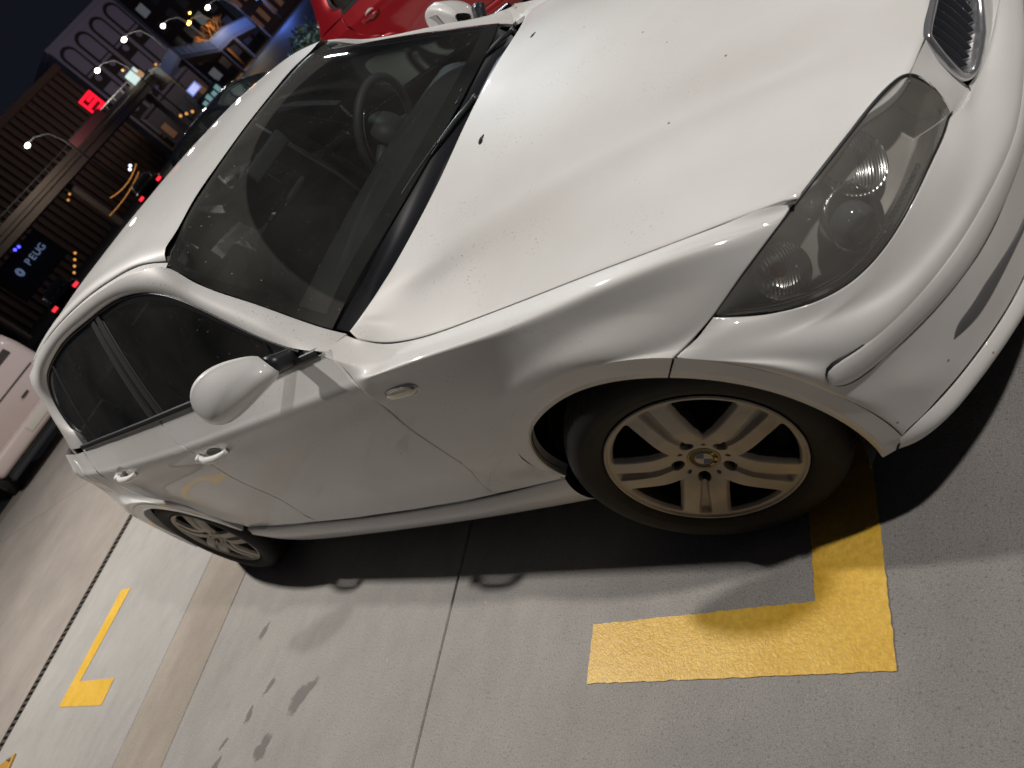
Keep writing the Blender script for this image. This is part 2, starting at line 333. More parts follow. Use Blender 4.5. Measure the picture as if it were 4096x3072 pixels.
def panel(name, G, material, parent, gaps='tblr', out=(0, -1, 0.2), inset=0.0021, depth=0.014, hole=None, sh=True, extra=None):
    """skin panel with rolled edges; gaps lists the edges that stop short of the neighbour"""
    G = np.array(G, float); N = gnormals(G)
    if (N * np.array(out, float)).sum(axis=2).mean() < 0: G = G[:, ::-1]; N = gnormals(G); gaps = gaps.translate(str.maketrans('lr', 'rl'))
    if sh and name != 'rear_quarter':
        B = G - N * 0.018; shell.grid(B[2:-2, 5:-5] if name == 'front_bumper' else B[3:-3, 3:-3] if name in ('rear_door', 'rear_quarter') else B)
    def push(line, inner):
        d = inner - line; d /= np.linalg.norm(d, axis=1, keepdims=True) + 1e-9; return line + d * inset
    if 't' in gaps: G[0] = push(G[0], G[1])
    if 'b' in gaps: G[-1] = push(G[-1], G[-2])
    if 'l' in gaps: G[:, 0] = push(G[:, 0], G[:, 1])
    if 'r' in gaps: G[:, -1] = push(G[:, -1], G[:, -2])
    # slip a supporting row close to each rolled edge
    def sup(G, ax):
        a = G if ax == 0 else G.transpose(1, 0, 2)
        d0 = np.linalg.norm(a[1] - a[0], axis=1).mean(); d1 = np.linalg.norm(a[-1] - a[-2], axis=1).mean()
        r0 = a[0] + (a[1] - a[0]) * min(.5, .0022 / d0); r1 = a[-1] + (a[-2] - a[-1]) * min(.5, .0022 / d1)
        a = np.concatenate([a[:1], r0[None], a[1:-1], r1[None], a[-1:]]); return a if ax == 0 else a.transpose(1, 0, 2)
    nv0, nu0 = G.shape[:2]
    N = gnormals(G)
    G2 = sup(sup(G, 0), 1); N2 = gnormals(G2)
    mb = MB(); nv, nu = G2.shape[:2]
    def idx(k):
        return {'t': [(0, j) for j in range(nu)], 'r': [(i, nu - 1) for i in range(nv)], 'b': [(nv - 1, j) for j in range(nu - 1, -1, -1)], 'l': [(i, 0) for i in range(nv - 1, -1, -1)]}[k]
    Gr = G2.copy()
    for k in 'trbl':
        if k in gaps:
            for (i, j) in idx(k): Gr[i, j] = G2[i, j] - N2[i, j] * 0.0010
    mb.grid(Gr)
    for k in 'trbl':
        if k in gaps:
            I = idx(k)
            L0 = np.array([Gr[i, j] for i, j in I]); n0 = np.array([N2[i, j] for i, j in I])
            mb.grid(np.array([L0 - n0 * depth, L0 - n0 * 0.0012, L0]))
    if extra is not None: extra(mb)
    o = mb.build(name, material, parent)
    mod_weld_bevel(o, 0, weld=0.00015)
    return o

def both(fn):
    """build a right hand part and its mirrored twin"""
    a = fn(1); b = fn(-1); return a, b
def mirror_obj(o, parent=None):
    """left-hand twin: the same skin reflected across the middle of the car"""
    me = o.data.copy(); me.transform(Matrix.Scale(-1, 4, (0, 1, 0))); me.flip_normals()
    c = bpy.data.objects.new(o.name, me); COL.objects.link(c); c.parent = parent or o.parent
    l = o.location; c.location = (l.x, -l.y, l.z)
    for mm in o.modifiers:
        n = c.modifiers.new(mm.name, mm.type)
        for p in ('merge_threshold', 'width', 'segments', 'limit_method', 'angle_limit', 'split_angle', 'thickness', 'offset', 'levels', 'render_levels'):
            if hasattr(mm, p):
                try: setattr(n, p, getattr(mm, p))
                except Exception: pass
    if 'label' in o: c['label'] = o['label']
    for ch in list(o.children): mirror_obj(ch, c)
    return c

P_ = M['paint']
# ---- bonnet
gap = fit(T['gap'], 9, 50)
ridge = fit(T['ridge'], 6, 50, False)
def rearpt(y):
    r = T['rearedge'][T['rearedge'][:, 1] < 0.1]; r = r[np.argsort(r[:, 1])]
    ys = np.clip(-abs(y), -.712, 0)
    co = np.polyfit(r[:, 1]**2, r[:, 0], 2); cz = np.polyfit(r[:, 1]**2, r[:, 2], 2)
    return (float(np.polyval(co, ys**2)), y, float(np.polyval(cz, ys**2)))
hlt = fit(T['hltop'][:10], 7, 60)   # I -> near G
def hl_at(y): 
    k = np.argsort(hlt[:, 1]); return (np.interp(y, hlt[k, 1], hlt[k, 0]), y, np.interp(y, hlt[k, 1], hlt[k, 2]))
G_PT = np.array((.590, -.383, .6905)); K_PT = np.array((.612, -.284, .684))
g0 = np.vstack([[rearpt(-.712)], gap[2:-1], [hl_at(-.646)]])
g1a = rearpt(-.655)
def zr(x): 
    return float(np.interp(x, ridge[:, 0], ridge[:, 2]))
def g_out(w, yr_):
    pts = [rearpt(yr_)]
    for x in (-.5, -.36, -.2, -.05, .1, .24, .36):
        yR, zR = np.interp(x, ridge[:, 0], ridge[:, 1]), np.interp(x, ridge[:, 0], ridge[:, 2]); yG, zG = np.interp(x, gap[:, 0], gap[:, 1]), np.interp(x, gap[:, 0], gap[:, 2])
        pts.append((x, yR + (yG - yR) * w, zR + (zG - zR) * (1.22 * w - .22 * w * w)))
    pts.append(hl_at(-.392 - .254 * w)); return pts
g2 = [rearpt(-.60)] + [tuple(p) for p in ridge[6:46:5]] + [(.6015, -.332, .6875)]
g2o = [rearpt(-.615)] + [(p[0], p[1] - .020, p[2] - .0052) for p in ridge[6:44:5]] + [tuple(G_PT)]
g2i = [rearpt(-.575)] + [(p[0], p[1] + .028, p[2] + .0048) for p in ridge[6:48:5]] + [(.611, -.287, .6855)]
g3 = [rearpt(-.36), (-.3, -.33, .946), (0, -.27, .893), (.25, -.225, .8395), (.45, -.19, .779), (.59, -.165, .722), (.629, -.16, .7045)]
g3b = [rearpt(-.18), (-.3, -.165, .961), (0, -.135, .909), (.25, -.112, .853), (.45, -.095, .790), (.60, -.083, .730), (.645, -.08, .7065)]
g4 = [rearpt(0), (-.3, 0, .966), (0, 0, .914), (.25, 0, .857), (.45, 0, .794), (.615, 0, .733), (.656, 0, .7085)]
guides = [g0, g_out(.84, -.696), g_out(.62, -.676), g_out(.38, -.650), g2o, g2, g2i, g3, g3b, g4]
guides = guides + [mir(g) for g in guides[-2::-1]]
GB = grid(guides, 90, 110)
bonnet = panel('bonnet', GB, P_, car, out=(0, 0, 1), inset=0.0026)
# washer jets
def jet(x, y, z):
    b = MB(); th = np.linspace(0, 2 * np.pi, 24, endpoint=False)
    rings = []
    for r, hh in ((1.0, 0.0), (0.96, .0035), (0.75, .006), (0.3, .0075), (.01, .0078)):
        rings.append(np.stack([0.013 * r * np.cos(th), 0.0265 * r * np.sin(th), np.full(24, hh) * (1 - .35 * np.cos(th))], 1))
    b.grid(np.array(rings), closed_u=True); o = b.build('washer_jet', M['black_plastic'], car)
    o.location = (x, y, z); o.rotation_euler = (0.05 * (1 if y < 0 else -1), 0.10, 0.0); return o
jet(-.352, -.231, .9605); jet(-.356, .231, .9605)

# ---- fender
crease = fit(T['crease'], 7, 60)
crease[:, 0] -= np.linspace(0.012, 0, 60); crease[:, 2] += .003
cutF = fit(T['cutF'][1:], 8, 80)
A_PT = (-.723, -.712, .908); B_PT = (-.735, -.792, .940)
def cut_at(z, c=cutF): k = np.argsort(c[:, 2]); return float(np.interp(z, c[k, 2], c[k, 0]))
def CF(z): x = cut_at(z); return S(x, z)
arch = fit(T['arch'], 10, 80); 
band_raw = np.vstack([[(-.408, -.848, .325), (-.432, -.858, .40), (-.425, -.866, .47), (-.39, -.870, .535)], T['band'][0:]])
band = fit(band_raw, 11, 100)
# split arch / band at the fender-bumper joint
def split_at(c, x, lowz=.5):
    k = [i for i in range(len(c) - 1) if c[i, 0] <= x < c[i + 1, 0] and c[i, 2] > lowz][0]; return k
ka = split_at(arch, .142); kb = split_at(band, .190)
J_PT = arch[ka]; JB_PT = band[kb]
joint_pts = np.array([(.259, -.81, .672), (.230, -.838, .664)])
hl_rev = hlt[::-1]                                # from near G down to I
def toI(y): return hl_at(y)
_w = np.linspace(1, 1.15, 60)[:, None]; crease_hi = crease + np.array([0, .009, .0016]) * _w; crease_lo = crease + np.stack([np.zeros(60), np.interp(np.arange(60), [0, 22, 34, 59], [-.0016, -.0030, -.0075, -.0085]), np.interp(np.arange(60), [0, 22, 34, 59], [-.009, -.010, -.014, -.014])], 1)
def upto(c, end, n0=2, n1=4): return np.vstack([c[:-n1:4], [end]])
f0 = np.vstack([[A_PT], gap[2:-1:3], [hl_at(-.652)]])
def f_mid(start, w, end, xs=(-.58, -.46, -.32, -.17, -.02, .12, .25)):
    pts = [start]
    for x in xs:
        yg, zg = np.interp(x, gap[:, 0], gap[:, 1]), np.interp(x, gap[:, 0], gap[:, 2]); yc, zc = np.interp(x, crease_hi[:, 0], crease_hi[:, 1]), np.interp(x, crease_hi[:, 0], crease_hi[:, 2])
        pts.append((x, yg + (yc - yg) * w, zg + (zc - zg) * w + float(np.interp(x, [-.5, -.1, .34], [.0075, .0055, .0008])) * 4 * w * (1 - w)))
    return np.vstack([pts, [end]])
f0b = f_mid((-.729, -.752, .925), .30, hl_at(-.661)); f0c = f_mid(B_PT, .58, hl_at(-.673)); f0d = f_mid(CF(.905), .82, hl_at(-.681))
f1 = np.vstack([[CF(.872)], crease_hi[4:-6:5], [hl_at(-.690)]])
f2 = np.vstack([[CF(.862)], crease[4:-6:5], [hl_at(-.703)]])
f3 = np.vstack([[CF(.846)], crease_lo[4:-7:5], [hl_at(-.720)]])
f4 = [CF(.76), (-.45, -.868, .765), (-.3, -.867, .768), (-.18, -.865, .772), (-.05, -.860, .775), (.08, -.842, .768), (.18, -.817, .750), (.26, -.790, .727), hl_at(-.760)]
f4b = [CF(.68), (-.5, -.870, .68), (-.38, -.871, .69), (-.28, -.872, .71), (-.16, -.874, .734), (-.04, -.875, .745), (.07, -.869, .738), (.16, -.853, .715), (.22, -.833, .693), (.259, -.812, .673)]
f5 = np.vstack([[CF(.52)], [(-.53, -.865, .51)], band[14:kb:4], [JB_PT]])
f6 = np.vstack([[CF(.40)], [(-.54, -.853, .40)], band[6:kb:4], [JB_PT]])
f7 = np.vstack([[S(-.705, .300)], [(-.55, -.845, .31), (-.44, -.846, .326)], band[0:kb:4], [JB_PT]])
# one continuous sheet: loft through all guides at once
def resamp_by_x(c, n): return spl(c, n)
ALLF = [f0, f0b, f0c, f0d, f1, f2, f3, f4, f4b]
# lower sheet guides use a common start on the door cut and end on the joint
low = [f4b,
       [CF(.60), (-.52, -.869, .60), (-.42, -.8705, .615), (-.34, -.8725, .655), (-.245, -.876, .694), (-.15, -.879, .716), (-.04, -.882, .727), (.05, -.881, .722), (.13, -.872, .703), (.19, -.856, .679), (.225, -.842, .668)],
       np.vstack([[CF(.48)], [(-.56, -.863, .48), (-.47, -.868, .51)], band[20:kb:4], [JB_PT]]),
       ]
GF = grid(ALLF + low[1:], 130, 84)
# the piece behind the arch, down to the sill
kk = 20
low2 = [low[2][:4], [CF(.42), (-.575, -.857, .42), (-.49, -.862, .435), band[12]], [CF(.35), (-.58, -.849, .35), (-.5, -.850, .36), band[6]], [S(-.706, .300), (-.58, -.845, .308), (-.5, -.8455, .315), band[0]]]
def band_extra(b0, b1, inner_depth=.035):
    """flat lip of the wheel arch plus its return flange, joined to the panel"""
    def ex(mb):
        n = 60
        a = spl(b0, n); c = spl(b1, n)
        shell.grid(np.array([a, c]) + np.array([0, .012, 0]))
        for q in (a, c):
            if band_extra.trim == 'end': q[-1] = q[-2] + (q[-1] - q[-2]) * .82
            else: q[0] = q[1] + (q[0] - q[1]) * .82
        L = np.array([a, a * .7 + c * .3, a * .3 + c * .7, c])
        cen = np.array([0.0, -.6, .31]); inn = c.copy(); r = np.array([0, 1, 0.]); 
        d = c - cen; d[:, 1] = 0; d /= np.linalg.norm(d, axis=1, keepdims=True)
        L2 = np.array([c, c + r * .004 + d * .0015, c + r * .012 + d * .003, c + r * inner_depth + d * .004])
        mb.grid(L, flip=band_extra.flip); mb.grid(L2, flip=band_extra.flip)
    return ex
band_extra.flip = True; band_extra.trim = 'end'
ex_f = band_extra(band[:kb + 1], arch[:ka + 1])
GF_low = grid(low2, 30, 30)
def fender_extra(mb):
    band_extra.trim = 'end'; ex_f(mb)
    lo = GF_low
    mb.grid(lo, flip=False)
fender = panel('front_fender', GF, P_, car, gaps='tlr', out=(0, -1, .6), extra=fender_extra)
shell.grid(GF_low + np.array([0, .016, 0]))
# ---- front bumper
I_PT = hlt[0]
hlb = fit(T['hlbot'], 8, 60); hlb[0] = I_PT; hlb[-1] = (.616, -.380, .579)
hlin = np.array([(.616, -.380, .579), (.613, -.372, .61), (.606, -.368, .645), (.597, -.373, .675), tuple(G_PT)])
b0 = np.vstack([hlb[::3], hlin[1:], [K_PT, (.640, -.16, .697), (.658, -.08, .700), (.665, 0, .701)]])
KPX = lambda y, z: .607 + (.690 - z) * .30 + (y + .284) * .18
def kp(y, z): return (KPX(y, z), y, z)
b0s = np.vstack([hlb, [kp(-.365, .573), kp(-.30, .560), kp(-.2, .552), kp(-.1, .552), kp(0, .552)]])
up_fill = [np.array([G_PT, (.600, -.335, .688), K_PT]), np.array([hlin[3], (.606, -.335, .664), (.614, -.292, .655)]), np.array([hlin[2], (.616, -.335, .634), (.622, -.302, .622)]),
           np.array([hlin[1], (.626, -.335, .604), (.631, -.302, .588)]), np.array([(.615, -.380, .579), (.631, -.335, .565), (.640, -.292, .556)]), np.array([(.613, -.372, .560), (.634, -.33, .545), (.644, -.285, .540)])]
b1s = np.array([tuple(JB_PT), (.240, -.867, .641), (.292, -.848, .612), (.345, -.818, .581), (.410, -.775, .551), (.48, -.724, .528), (.545, -.66, .524), (.595, -.58, .524), (.635, -.48, .530), (.660, -.38, .533), (.680, -.25, .535), (.690, -.12, .535), (.693, 0, .535)])
su = fit(T['stripU'], 6, 40, False); sl = fit(T['stripL'], 6, 40, False)
def bi(x0, zmin=0): 
    k = [i for i in range(kb, len(band)) if band[i, 0] >= x0 or i == len(band) - 1][0]; return band[k]
bl_ = np.r_[0, np.cumsum(np.linalg.norm(np.diff(band[kb:], axis=0), axis=1))]
def bd(s): return tuple(np.array([np.interp(s, bl_, band[kb:, q]) for q in range(3)]))
b0m = np.vstack([[(.226, -.842, .664)], [(.272, -.830, .651), (.32, -.813, .616), (.375, -.785, .574), (.425, -.757, .557), (.478, -.713, .550), (.535, -.652, .550), (.585, -.572, .557), (.617, -.478, .560), (.637, -.385, .556)], [(.652, -.30, .547), (.668, -.2, .543), (.680, -.1, .543), (.685, 0, .543)]])
b2 = np.vstack([[bd(.088)], [(.306, -.8615, .580), (.350, -.838, .539), (.405, -.812, .513), (.462, -.777, .503), (.527, -.713, .503), (.58, -.642, .502), (.625, -.556, .502), (.660, -.469, .502), (.686, -.38, .502), (.702, -.26, .502), (.710, -.12, .502), (.712, 0, .502)]])
b3 = np.vstack([[bd(.150)], [(.349, -.8525, .523), (.382, -.833, .488), (.425, -.807, .471), (.478, -.764, .468), (.53, -.709, .466), (.575, -.65, .465), (.62, -.562, .465), (.656, -.475, .465), (.683, -.385, .465), (.700, -.265, .465), (.711, -.12, .465), (.713, 0, .465)]])
b3b = np.vstack([[bd(.225)], [(.371, -.8405, .452), (.402, -.820, .430), (.44, -.793, .422), (.49, -.748, .420), (.54, -.693, .419), (.585, -.63, .418), (.625, -.549, .418), (.655, -.466, .418), (.680, -.375, .418), (.696, -.26, .418), (.706, -.12, .418), (.708, 0, .418)]])
b4 = np.vstack([[bd(.345)], [(.405, -.821, .355), (.43, -.804, .348), (.46, -.782, .342), (.50, -.741, .34), (.545, -.686, .34), (.588, -.62, .34), (.625, -.540, .34), (.650, -.462, .34), (.672, -.375, .34), (.688, -.26, .34), (.698, -.12, .34), (.70, 0, .34)]])
b5 = np.vstack([[tuple(band[-1] + (band[-4] - band[-1]) * .5)], [(.413, -.815, .256), (.433, -.800, .257), (.465, -.774, .262), (.505, -.735, .270), (.55, -.677, .276), (.588, -.612, .276), (.622, -.535, .274), (.648, -.455, .272), (.668, -.37, .27), (.684, -.26, .27), (.694, -.12, .27), (.696, 0, .27)]])
BMP = [b0s, b0m, b1s, b2, b3, b3b, b4, b5]
def lrow(b, k=None): return np.vstack([b, mir(b)[-2::-1]])
GBm = grid([np.array(spl(b, 60)) for b in BMP], 110, 64)
_bt = np.linalg.norm(np.diff(np.array([spl(b, 110) for b in [spl(b, 60) for b in BMP]]), axis=0), axis=2).mean(axis=1); _bt = np.r_[0, np.cumsum(_bt)]
_path = np.vstack([[I_PT], [(.226, -.842, .664)], band[kb:]]); _pl = np.r_[0, np.cumsum(np.linalg.norm(np.diff(_path, axis=0), axis=1))]
_js = _pl[2]; _kn = [0, _pl[1], _js, _js + .088, _js + .150, _js + .225, _js + .345, _pl[-1] - .012]
_sv = np.interp(np.linspace(0, _bt[-1], 64), _bt, _kn); _B = np.array([np.interp(_sv, _pl, _path[:, q]) for q in range(3)]).T
_d = _B - GBm[:, 0]
for j_ in range(14): GBm[:, j_] += _d * (1 - j_ / 14)**2
kb_t = np.array([(.640, -.300, .568), (.652, -.262, .560), (.664, -.205, .560), (.669, -.160, .566), (.673, -.116, .583), (.677, -.070, .606), (.680, -.03, .625), (.681, 0, .63)]); kb_b = np.array([(.641, -.31, .544), (.656, -.24, .541), (.668, -.18, .540), (.678, -.1, .540), (.682, 0, .540)])
ex_b = band_extra(band[kb:], arch[ka:])
GUP = grid(up_fill, 50, 30)
def bumper_extra(mb):
    band_extra.trim = 'start'; ex_b(mb)
    mb.grid(GUP, flip=False); mb.grid(grid([kb_t, kb_b], 30, 6)); mb.grid(grid([[(.640, -.04, .700), (.655, 0, .700)], [(.668, -.036, .66), (.676, 0, .66)], [(.680, -.03, .625), (.684, 0, .625)]], 6, 10))
bumper = panel('front_bumper', GBm, P_, car, gaps='tl', out=(.6, -1, 0), extra=bumper_extra)
shell.grid(GUP - np.array([.016, 0, 0]))

# lower lip
l0 = np.vstack([[(.398, -.8225, .243)], b5[2:] + np.array([0, 0, -.004])])
l1 = l0 + np.array([.010, -.008, -.020]); l1[0] = (.396, -.824, .232)
l2 = np.array([(.375, -.822, .205), (.405, -.806, .196), (.445, -.772, .198), (.480, -.738, .203), (.52, -.688, .208), (.56, -.620, .208), (.590, -.560, .204), (.618, -.49, .200), (.645, -.41, .198), (.665, -.30, .197), (.68, -.15, .196), (.685, 0, .196)])
l3 = l2 + np.array([-.03, .03, -.006])
l1 = spl(l1, 12); l0 = spl(l0, 12)
# corner behind: the bumper foot by the arch
lip = panel('bumper_lip', grid([l0, l1, l2, l3], 90, 26), P_, car, gaps='t', out=(.6, -1, 0), inset=.0014)
foot = MB(); ft = grid([[arch[-1] + np.array([0, 0, .02]), (.40, -.823, .243)], [(.352, -.838, .206), (.376, -.823, .204)]], 10, 8); foot.grid(ft, flip=True)
o = foot.build('bumper_corner', P_, car)
# bumper strip, slightly proud
def strip(name, up, lo, proud, material, parent, inset=.0):
    n = 70; a = spl(up, n); b = spl(lo, n)
    d = np.gradient(a, axis=0); nrm = np.cross(d, [0, 0, 1.0]); nrm /= np.linalg.norm(nrm, axis=1, keepdims=True)
    if nrm[n // 2, 1] > 0 and up[0][1] < 0: nrm = -nrm
    mid = (a + b) / 2
    rows = [a - nrm * .006, a + nrm * .0005, a * .93 + b * .07 + nrm * proud, a * .6 + b * .4 + nrm * proud * 1.5, a * .3 + b * .7 + nrm * proud * 1.2, a * .07 + b * .93 + nrm * proud * .5, b + nrm * .0, b - nrm * .006]
    mb = MB(); mb.grid(np.array(rows)); o = mb.build(name, material, parent); return o
su_e = np.vstack([[(.374, -.8425, .468)], [(.378, -.8405, .484)], b3[3:] * [1, 1, 0] + [0, 0, .489]])
sl_e = np.vstack([[(.374, -.8425, .460)], [(.381, -.837, .446)], b3b[3:] * [1, 1, 0] + [0, 0, .430]])
strip('bumper_strip', su_e + [0, 0, .0], sl_e, .0045, P_, car)
strip('bumper_strip_gap', su_e + [0, 0, .0030], sl_e - [0, 0, .0030], .0012, M['gasket'], car)
# air intake slot beside the lip: raised strip, recess shade put in its grey
iu = [(.531, -.700, .350), (.548, -.682, .363), (.568, -.655, .368), (.589, -.620, .371), (.620, -.556, .366), (.650, -.475, .352), (.673, -.375, .345), (.696, -.15, .345), (.700, 0, .345)]
il = [(.534, -.698, .340), (.552, -.677, .338), (.570, -.652, .336), (.588, -.622, .337), (.617, -.564, .342), (.648, -.478, .340), (.673, -.375, .330), (.696, -.15, .328), (.700, 0, .328)]
M['intake'] = mat('shaded_intake_grey', (.13, .13, .135), .4)
strip('air_intake', np.array(iu), np.array(il), .0015, M['intake'], car)

# ---- doors
def seam(zs, xf, xr, n):
    return [np.array([S(x, z) for x in np.linspace(xr(z), xf(z), n)]) for z in zs]
cutR = fit(T['cutR'], 7, 60)
ZS = [.30, .36, .43, .5, .57, .65, .72, .79, .835, .853, .862, .874, .905]
def row(z_fn, xr, xf, n=14):
    xs = np.linspace(xr, xf, n); return np.array([S(x, z_fn(x)) for x in xs])
belt = lambda x: np.interp(x, [-2.73, -2.4, -1.8, -1.3, -1.05, -.73], [.998, .995, .978, .960, .944, .940])
crz = lambda x: np.interp(x, [-3.1, -2.6, -2.1, -1.6, -1.1, -.62], [.912, .896, .882, .870, .866, .864])
def h_rel(x, z):
    c = crz(x); zz = z
    # shift the profile so that its shoulder follows the crease
    if z > .70: zz = .70 + (z - .70) * (.8585 - .70) / (c - .70) if z < c else .8585 + (z - c) * (.94 - .8585) / (belt(x) - c + 1e-6)
    dd = math.hypot(x + 2.66, z - .31); fl = .021 * math.exp(-((dd - .375) / .085)**2) * min(1, max(0, (z - .33) / .12)) if x > -2.95 else .006 * math.exp(-((dd - .375) / .085)**2)
    return -(float(side_h(zz)) - float(taper(x)) + fl)
def RW(zf, xr, xf, n=14): return np.array([(x, h_rel(x, zf(x)), zf(x)) for x in np.linspace(xr, xf, n)])
def cR(z): return cut_at(z, cutR)
def door_rows(xr, xf, bot):
    rows = [RW(lambda x: belt(x), xr(.97), xf(.93)), RW(lambda x: (belt(x) * .55 + crz(x) * .45), xr(.92), xf(.90)),
            RW(lambda x: crz(x) + .008, xr(.88), xf(.872)), RW(lambda x: crz(x) + .002, xr(.865), xf(.862)), RW(lambda x: crz(x) - .006, xr(.85), xf(.85))]
    for z in (.81, .75, .68, .60, .52, .44, .37, .325): rows.append(RW(lambda x: z, xr(z), xf(z)))
    rows.append(np.array([(x, h_rel(x, bot(x)), bot(x)) for x in np.linspace(xr(.345), xf(.3), 14)]))
    return rows
sill_top = lambda x: np.interp(x, [-2.27, -2.1, -1.8, -1.5, -1.1, -.83, -.70, -.55, -.40], [.345, .325, .305, .287, .281, .286, .295, .310, .328])
xfF = lambda z: min(cut_at(min(z, .93)), -.60)
GDF = grid(door_rows(cR, lambda z: cut_at(z), sill_top), 90, 80)
door_f = panel('front_door', GDF, P_, car)
# rear door follows the wheel arch at its back edge
RX = np.array([(.99, -2.765), (.93, -2.762), (.88, -2.745), (.80, -2.69), (.74, -2.60), (.70, -2.505), (.655, -2.425), (.60, -2.365), (.52, -2.305), (.44, -2.275), (.345, -2.268), (.25, -2.268)])
def xrR(z): return float(np.interp(z, RX[::-1, 0], RX[::-1, 1]))
GDR = grid(door_rows(xrR, cR, sill_top), 90, 80)
door_r = panel('rear_door', GDR, P_, car)
# ---- rear quarter
rc = np.array([-2.66, .31]); RA = .335
def ra(deg, r=None, y=None):
    r = r or RA; a = math.radians(deg); x = rc[0] + r * math.cos(a); z = rc[1] + r * math.sin(a)
    yy = np.interp(deg, [0, 20, 45, 70, 110, 140, 170, 200], [.852, .866, .878, .882, .880, .866, .846, .835])
    return (x, -yy, z)
q_arch = np.array([ra(a) for a in (200, 188, 175, 160, 145, 130, 115, 100, 85, 70, 55, 42, 30, 18, 6)])
q_band = np.array([ra(a, .380) for a in (200, 188, 175, 160, 145, 130, 115, 100, 85, 70, 55, 42, 30, 18, 6)]) + np.array([0, -.004, 0])
TAILX = lambda z: np.interp(z, [.2, .4, .6, .75, .9, 1.0], [-3.38, -3.41, -3.40, -3.36, -3.30, -3.24])
TAILY = lambda z: np.interp(z, [.2, .4, .6, .75, .9, 1.0], [-.70, -.715, -.71, -.70, -.678, -.662])
def QR(z, xe, n=9, z2=None):
    xs = np.linspace(-3.20, xe, n); zz = np.linspace(z, z if z2 is None else z2, n)
    return np.vstack([[(TAILX(z), TAILY(z), z)], [(x, h_rel(x, q), q) for x, q in zip(xs, zz)]])
q0 = QR(.985, xrR(.985)); q1 = QR(.945, xrR(.93), z2=.935); q2 = QR(.922, xrR(.89), z2=.903); q3 = QR(.910, xrR(.88), z2=.893); q3b = QR(.896, xrR(.87), z2=.880); q4 = QR(.84, xrR(.82), z2=.82); q5 = QR(.75, xrR(.745), z2=.745)
q6 = np.vstack([[(TAILX(.6), TAILY(.6), .60), (-3.28, -.775, .60), (-3.16, -.815, .61)], [(-3.05, -.846, .64), (-2.95, -.862, .68), (-2.84, -.874, .709), (-2.74, -.882, .716), (-2.66, -.885, .716), (-2.60, -.884, .708)]])
q6 = np.vstack([q6, [(-2.52, -.884, .688), (xrR(.66), h_rel(xrR(.66), .66), .66)]])
q7 = np.vstack([[(TAILX(.32), TAILY(.32), .30), (-3.22, -.785, .30)], q_band[1:]])
q6b = np.vstack([[(TAILX(.40), TAILY(.40), .40), (-3.24, -.785, .40)], np.array([ra(a, .388) for a in (175, 160, 145, 130, 115, 100, 85, 70, 55, 42)]) + np.array([0, -.003, 0]), [(xrR(.52), h_rel(xrR(.52), .52), .52)]])
GQ = grid([q0, q1, q2, q3, q3b, q4, q5, q6, q6b, q7], 100, 80)
def quarter_extra(mb):
    n = 70; a = spl(q_band[1:], n); c = spl(q_arch[1:], n); r = np.array([0, 1, 0.])
    L = np.array([a, a * .7 + c * .3, a * .3 + c * .7, c]); d = c - np.array([rc[0], 0, rc[1]]); d[:, 1] = 0; d /= np.linalg.norm(d, axis=1, keepdims=True)
    mb.grid(L, flip=False); mb.grid(np.array([c, c + r * .004 + d * .0015, c + r * .012 + d * .003, c + r * .04 + d * .004]), flip=False)
quarter = panel('rear_quarter', GQ, P_, car, gaps='r', extra=quarter_extra)
# ---- sill
sx = np.array([-2.275, -2.22, -2.1, -1.8, -1.5, -1.1, -.83, -.70, -.55, -.41])
s0 = np.array([(x, -.8435, sill_top(x) - .001) for x in sx]); s1 = np.array([(x, -.853, sill_top(x) - .022) for x in sx])
sb = np.interp(sx, [-2.275, -2.20, -2.1, -1.8, -1.3, -.8, -.5, -.4], [.25, .19, .168, .145, .138, .150, .165, .172])
s2 = np.array([(x, -.838, b + .03) for x, b in zip(sx, sb)]); s3 = np.array([(x, -.812, b) for x, b in zip(sx, sb)]); s4 = np.array([(x, -.74, b - .004) for x, b in zip(sx, sb)])
sill = panel('sill', grid([s0, s1, s2, s3, s4], 90, 24), P_, car, gaps='t', out=(0, -1, 0))
se_ = MB(); se_.V = [(-2.275, -.8435, .334), (-2.275, -.853, .31), (-2.275, -.838, .28), (-2.275, -.812, .25), (-2.275, -.74, .246), (-2.275, -.74, .334)]; se_.F = [(0, 1, 2, 3, 4, 5)]; se_.M = [0]; se_.build('sill_end', P_, sill)

# ---- windscreen, roof, rails
pil = fit(np.vstack([T['pillar'][:1] * 0 + [(-1.262, -.572, 1.300)], T['pillar'][2:]]), 5, 40)
pil_b = pil[::-1]                       # from base (A) up to roof
wb = [(-.765, -.697, .945), (-.665, -.58, .972), (-.585, -.40, .992), (-.545, -.2, 1.001), (-.53, 0, 1.004)]
wt = [(-1.258, -.563, 1.302), (-1.250, -.42, 1.334), (-1.247, -.28, 1.3455), (-1.246, -.14, 1.351), (-1.246, 0, 1.353)]
def wmid(a, b, t, bulge): a = np.array(a); b = np.array(b); return a * (1 - t) + b * t + np.array([.35, 0, .85]) * bulge * 4 * t * (1 - t)
WR = []
i0_ = int(np.argmin(abs(pil_b[:, 0] + .765)))
for t in (0, .14, .28, .42, .57, .72, .86, 1): 
    r = [wmid(a, b, t, .012 + .006 * k / 4) for k, (a, b) in enumerate(zip(wb, wt))]
    fi = i0_ + t * (len(pil_b) - 1 - i0_); fa = int(fi); fb = min(fa + 1, len(pil_b) - 1); r[0] = (pil_b[fa] * (1 - fi + fa) + pil_b[fb] * (fi - fa)) + np.array([0, .004, -.003]) if t < 1 else np.array([-1.262, -.568, 1.300])
    WR.append(np.vstack([r, mir(r)[-2::-1]]))
GW = grid(WR, 90, 60)
wm = MB(); wm.grid(GW); windscreen = wm.build('windscreen', M['windscreen'], car)
NW = gnormals(GW); 
if NW[30, 45, 2] < 0: NW = -NW
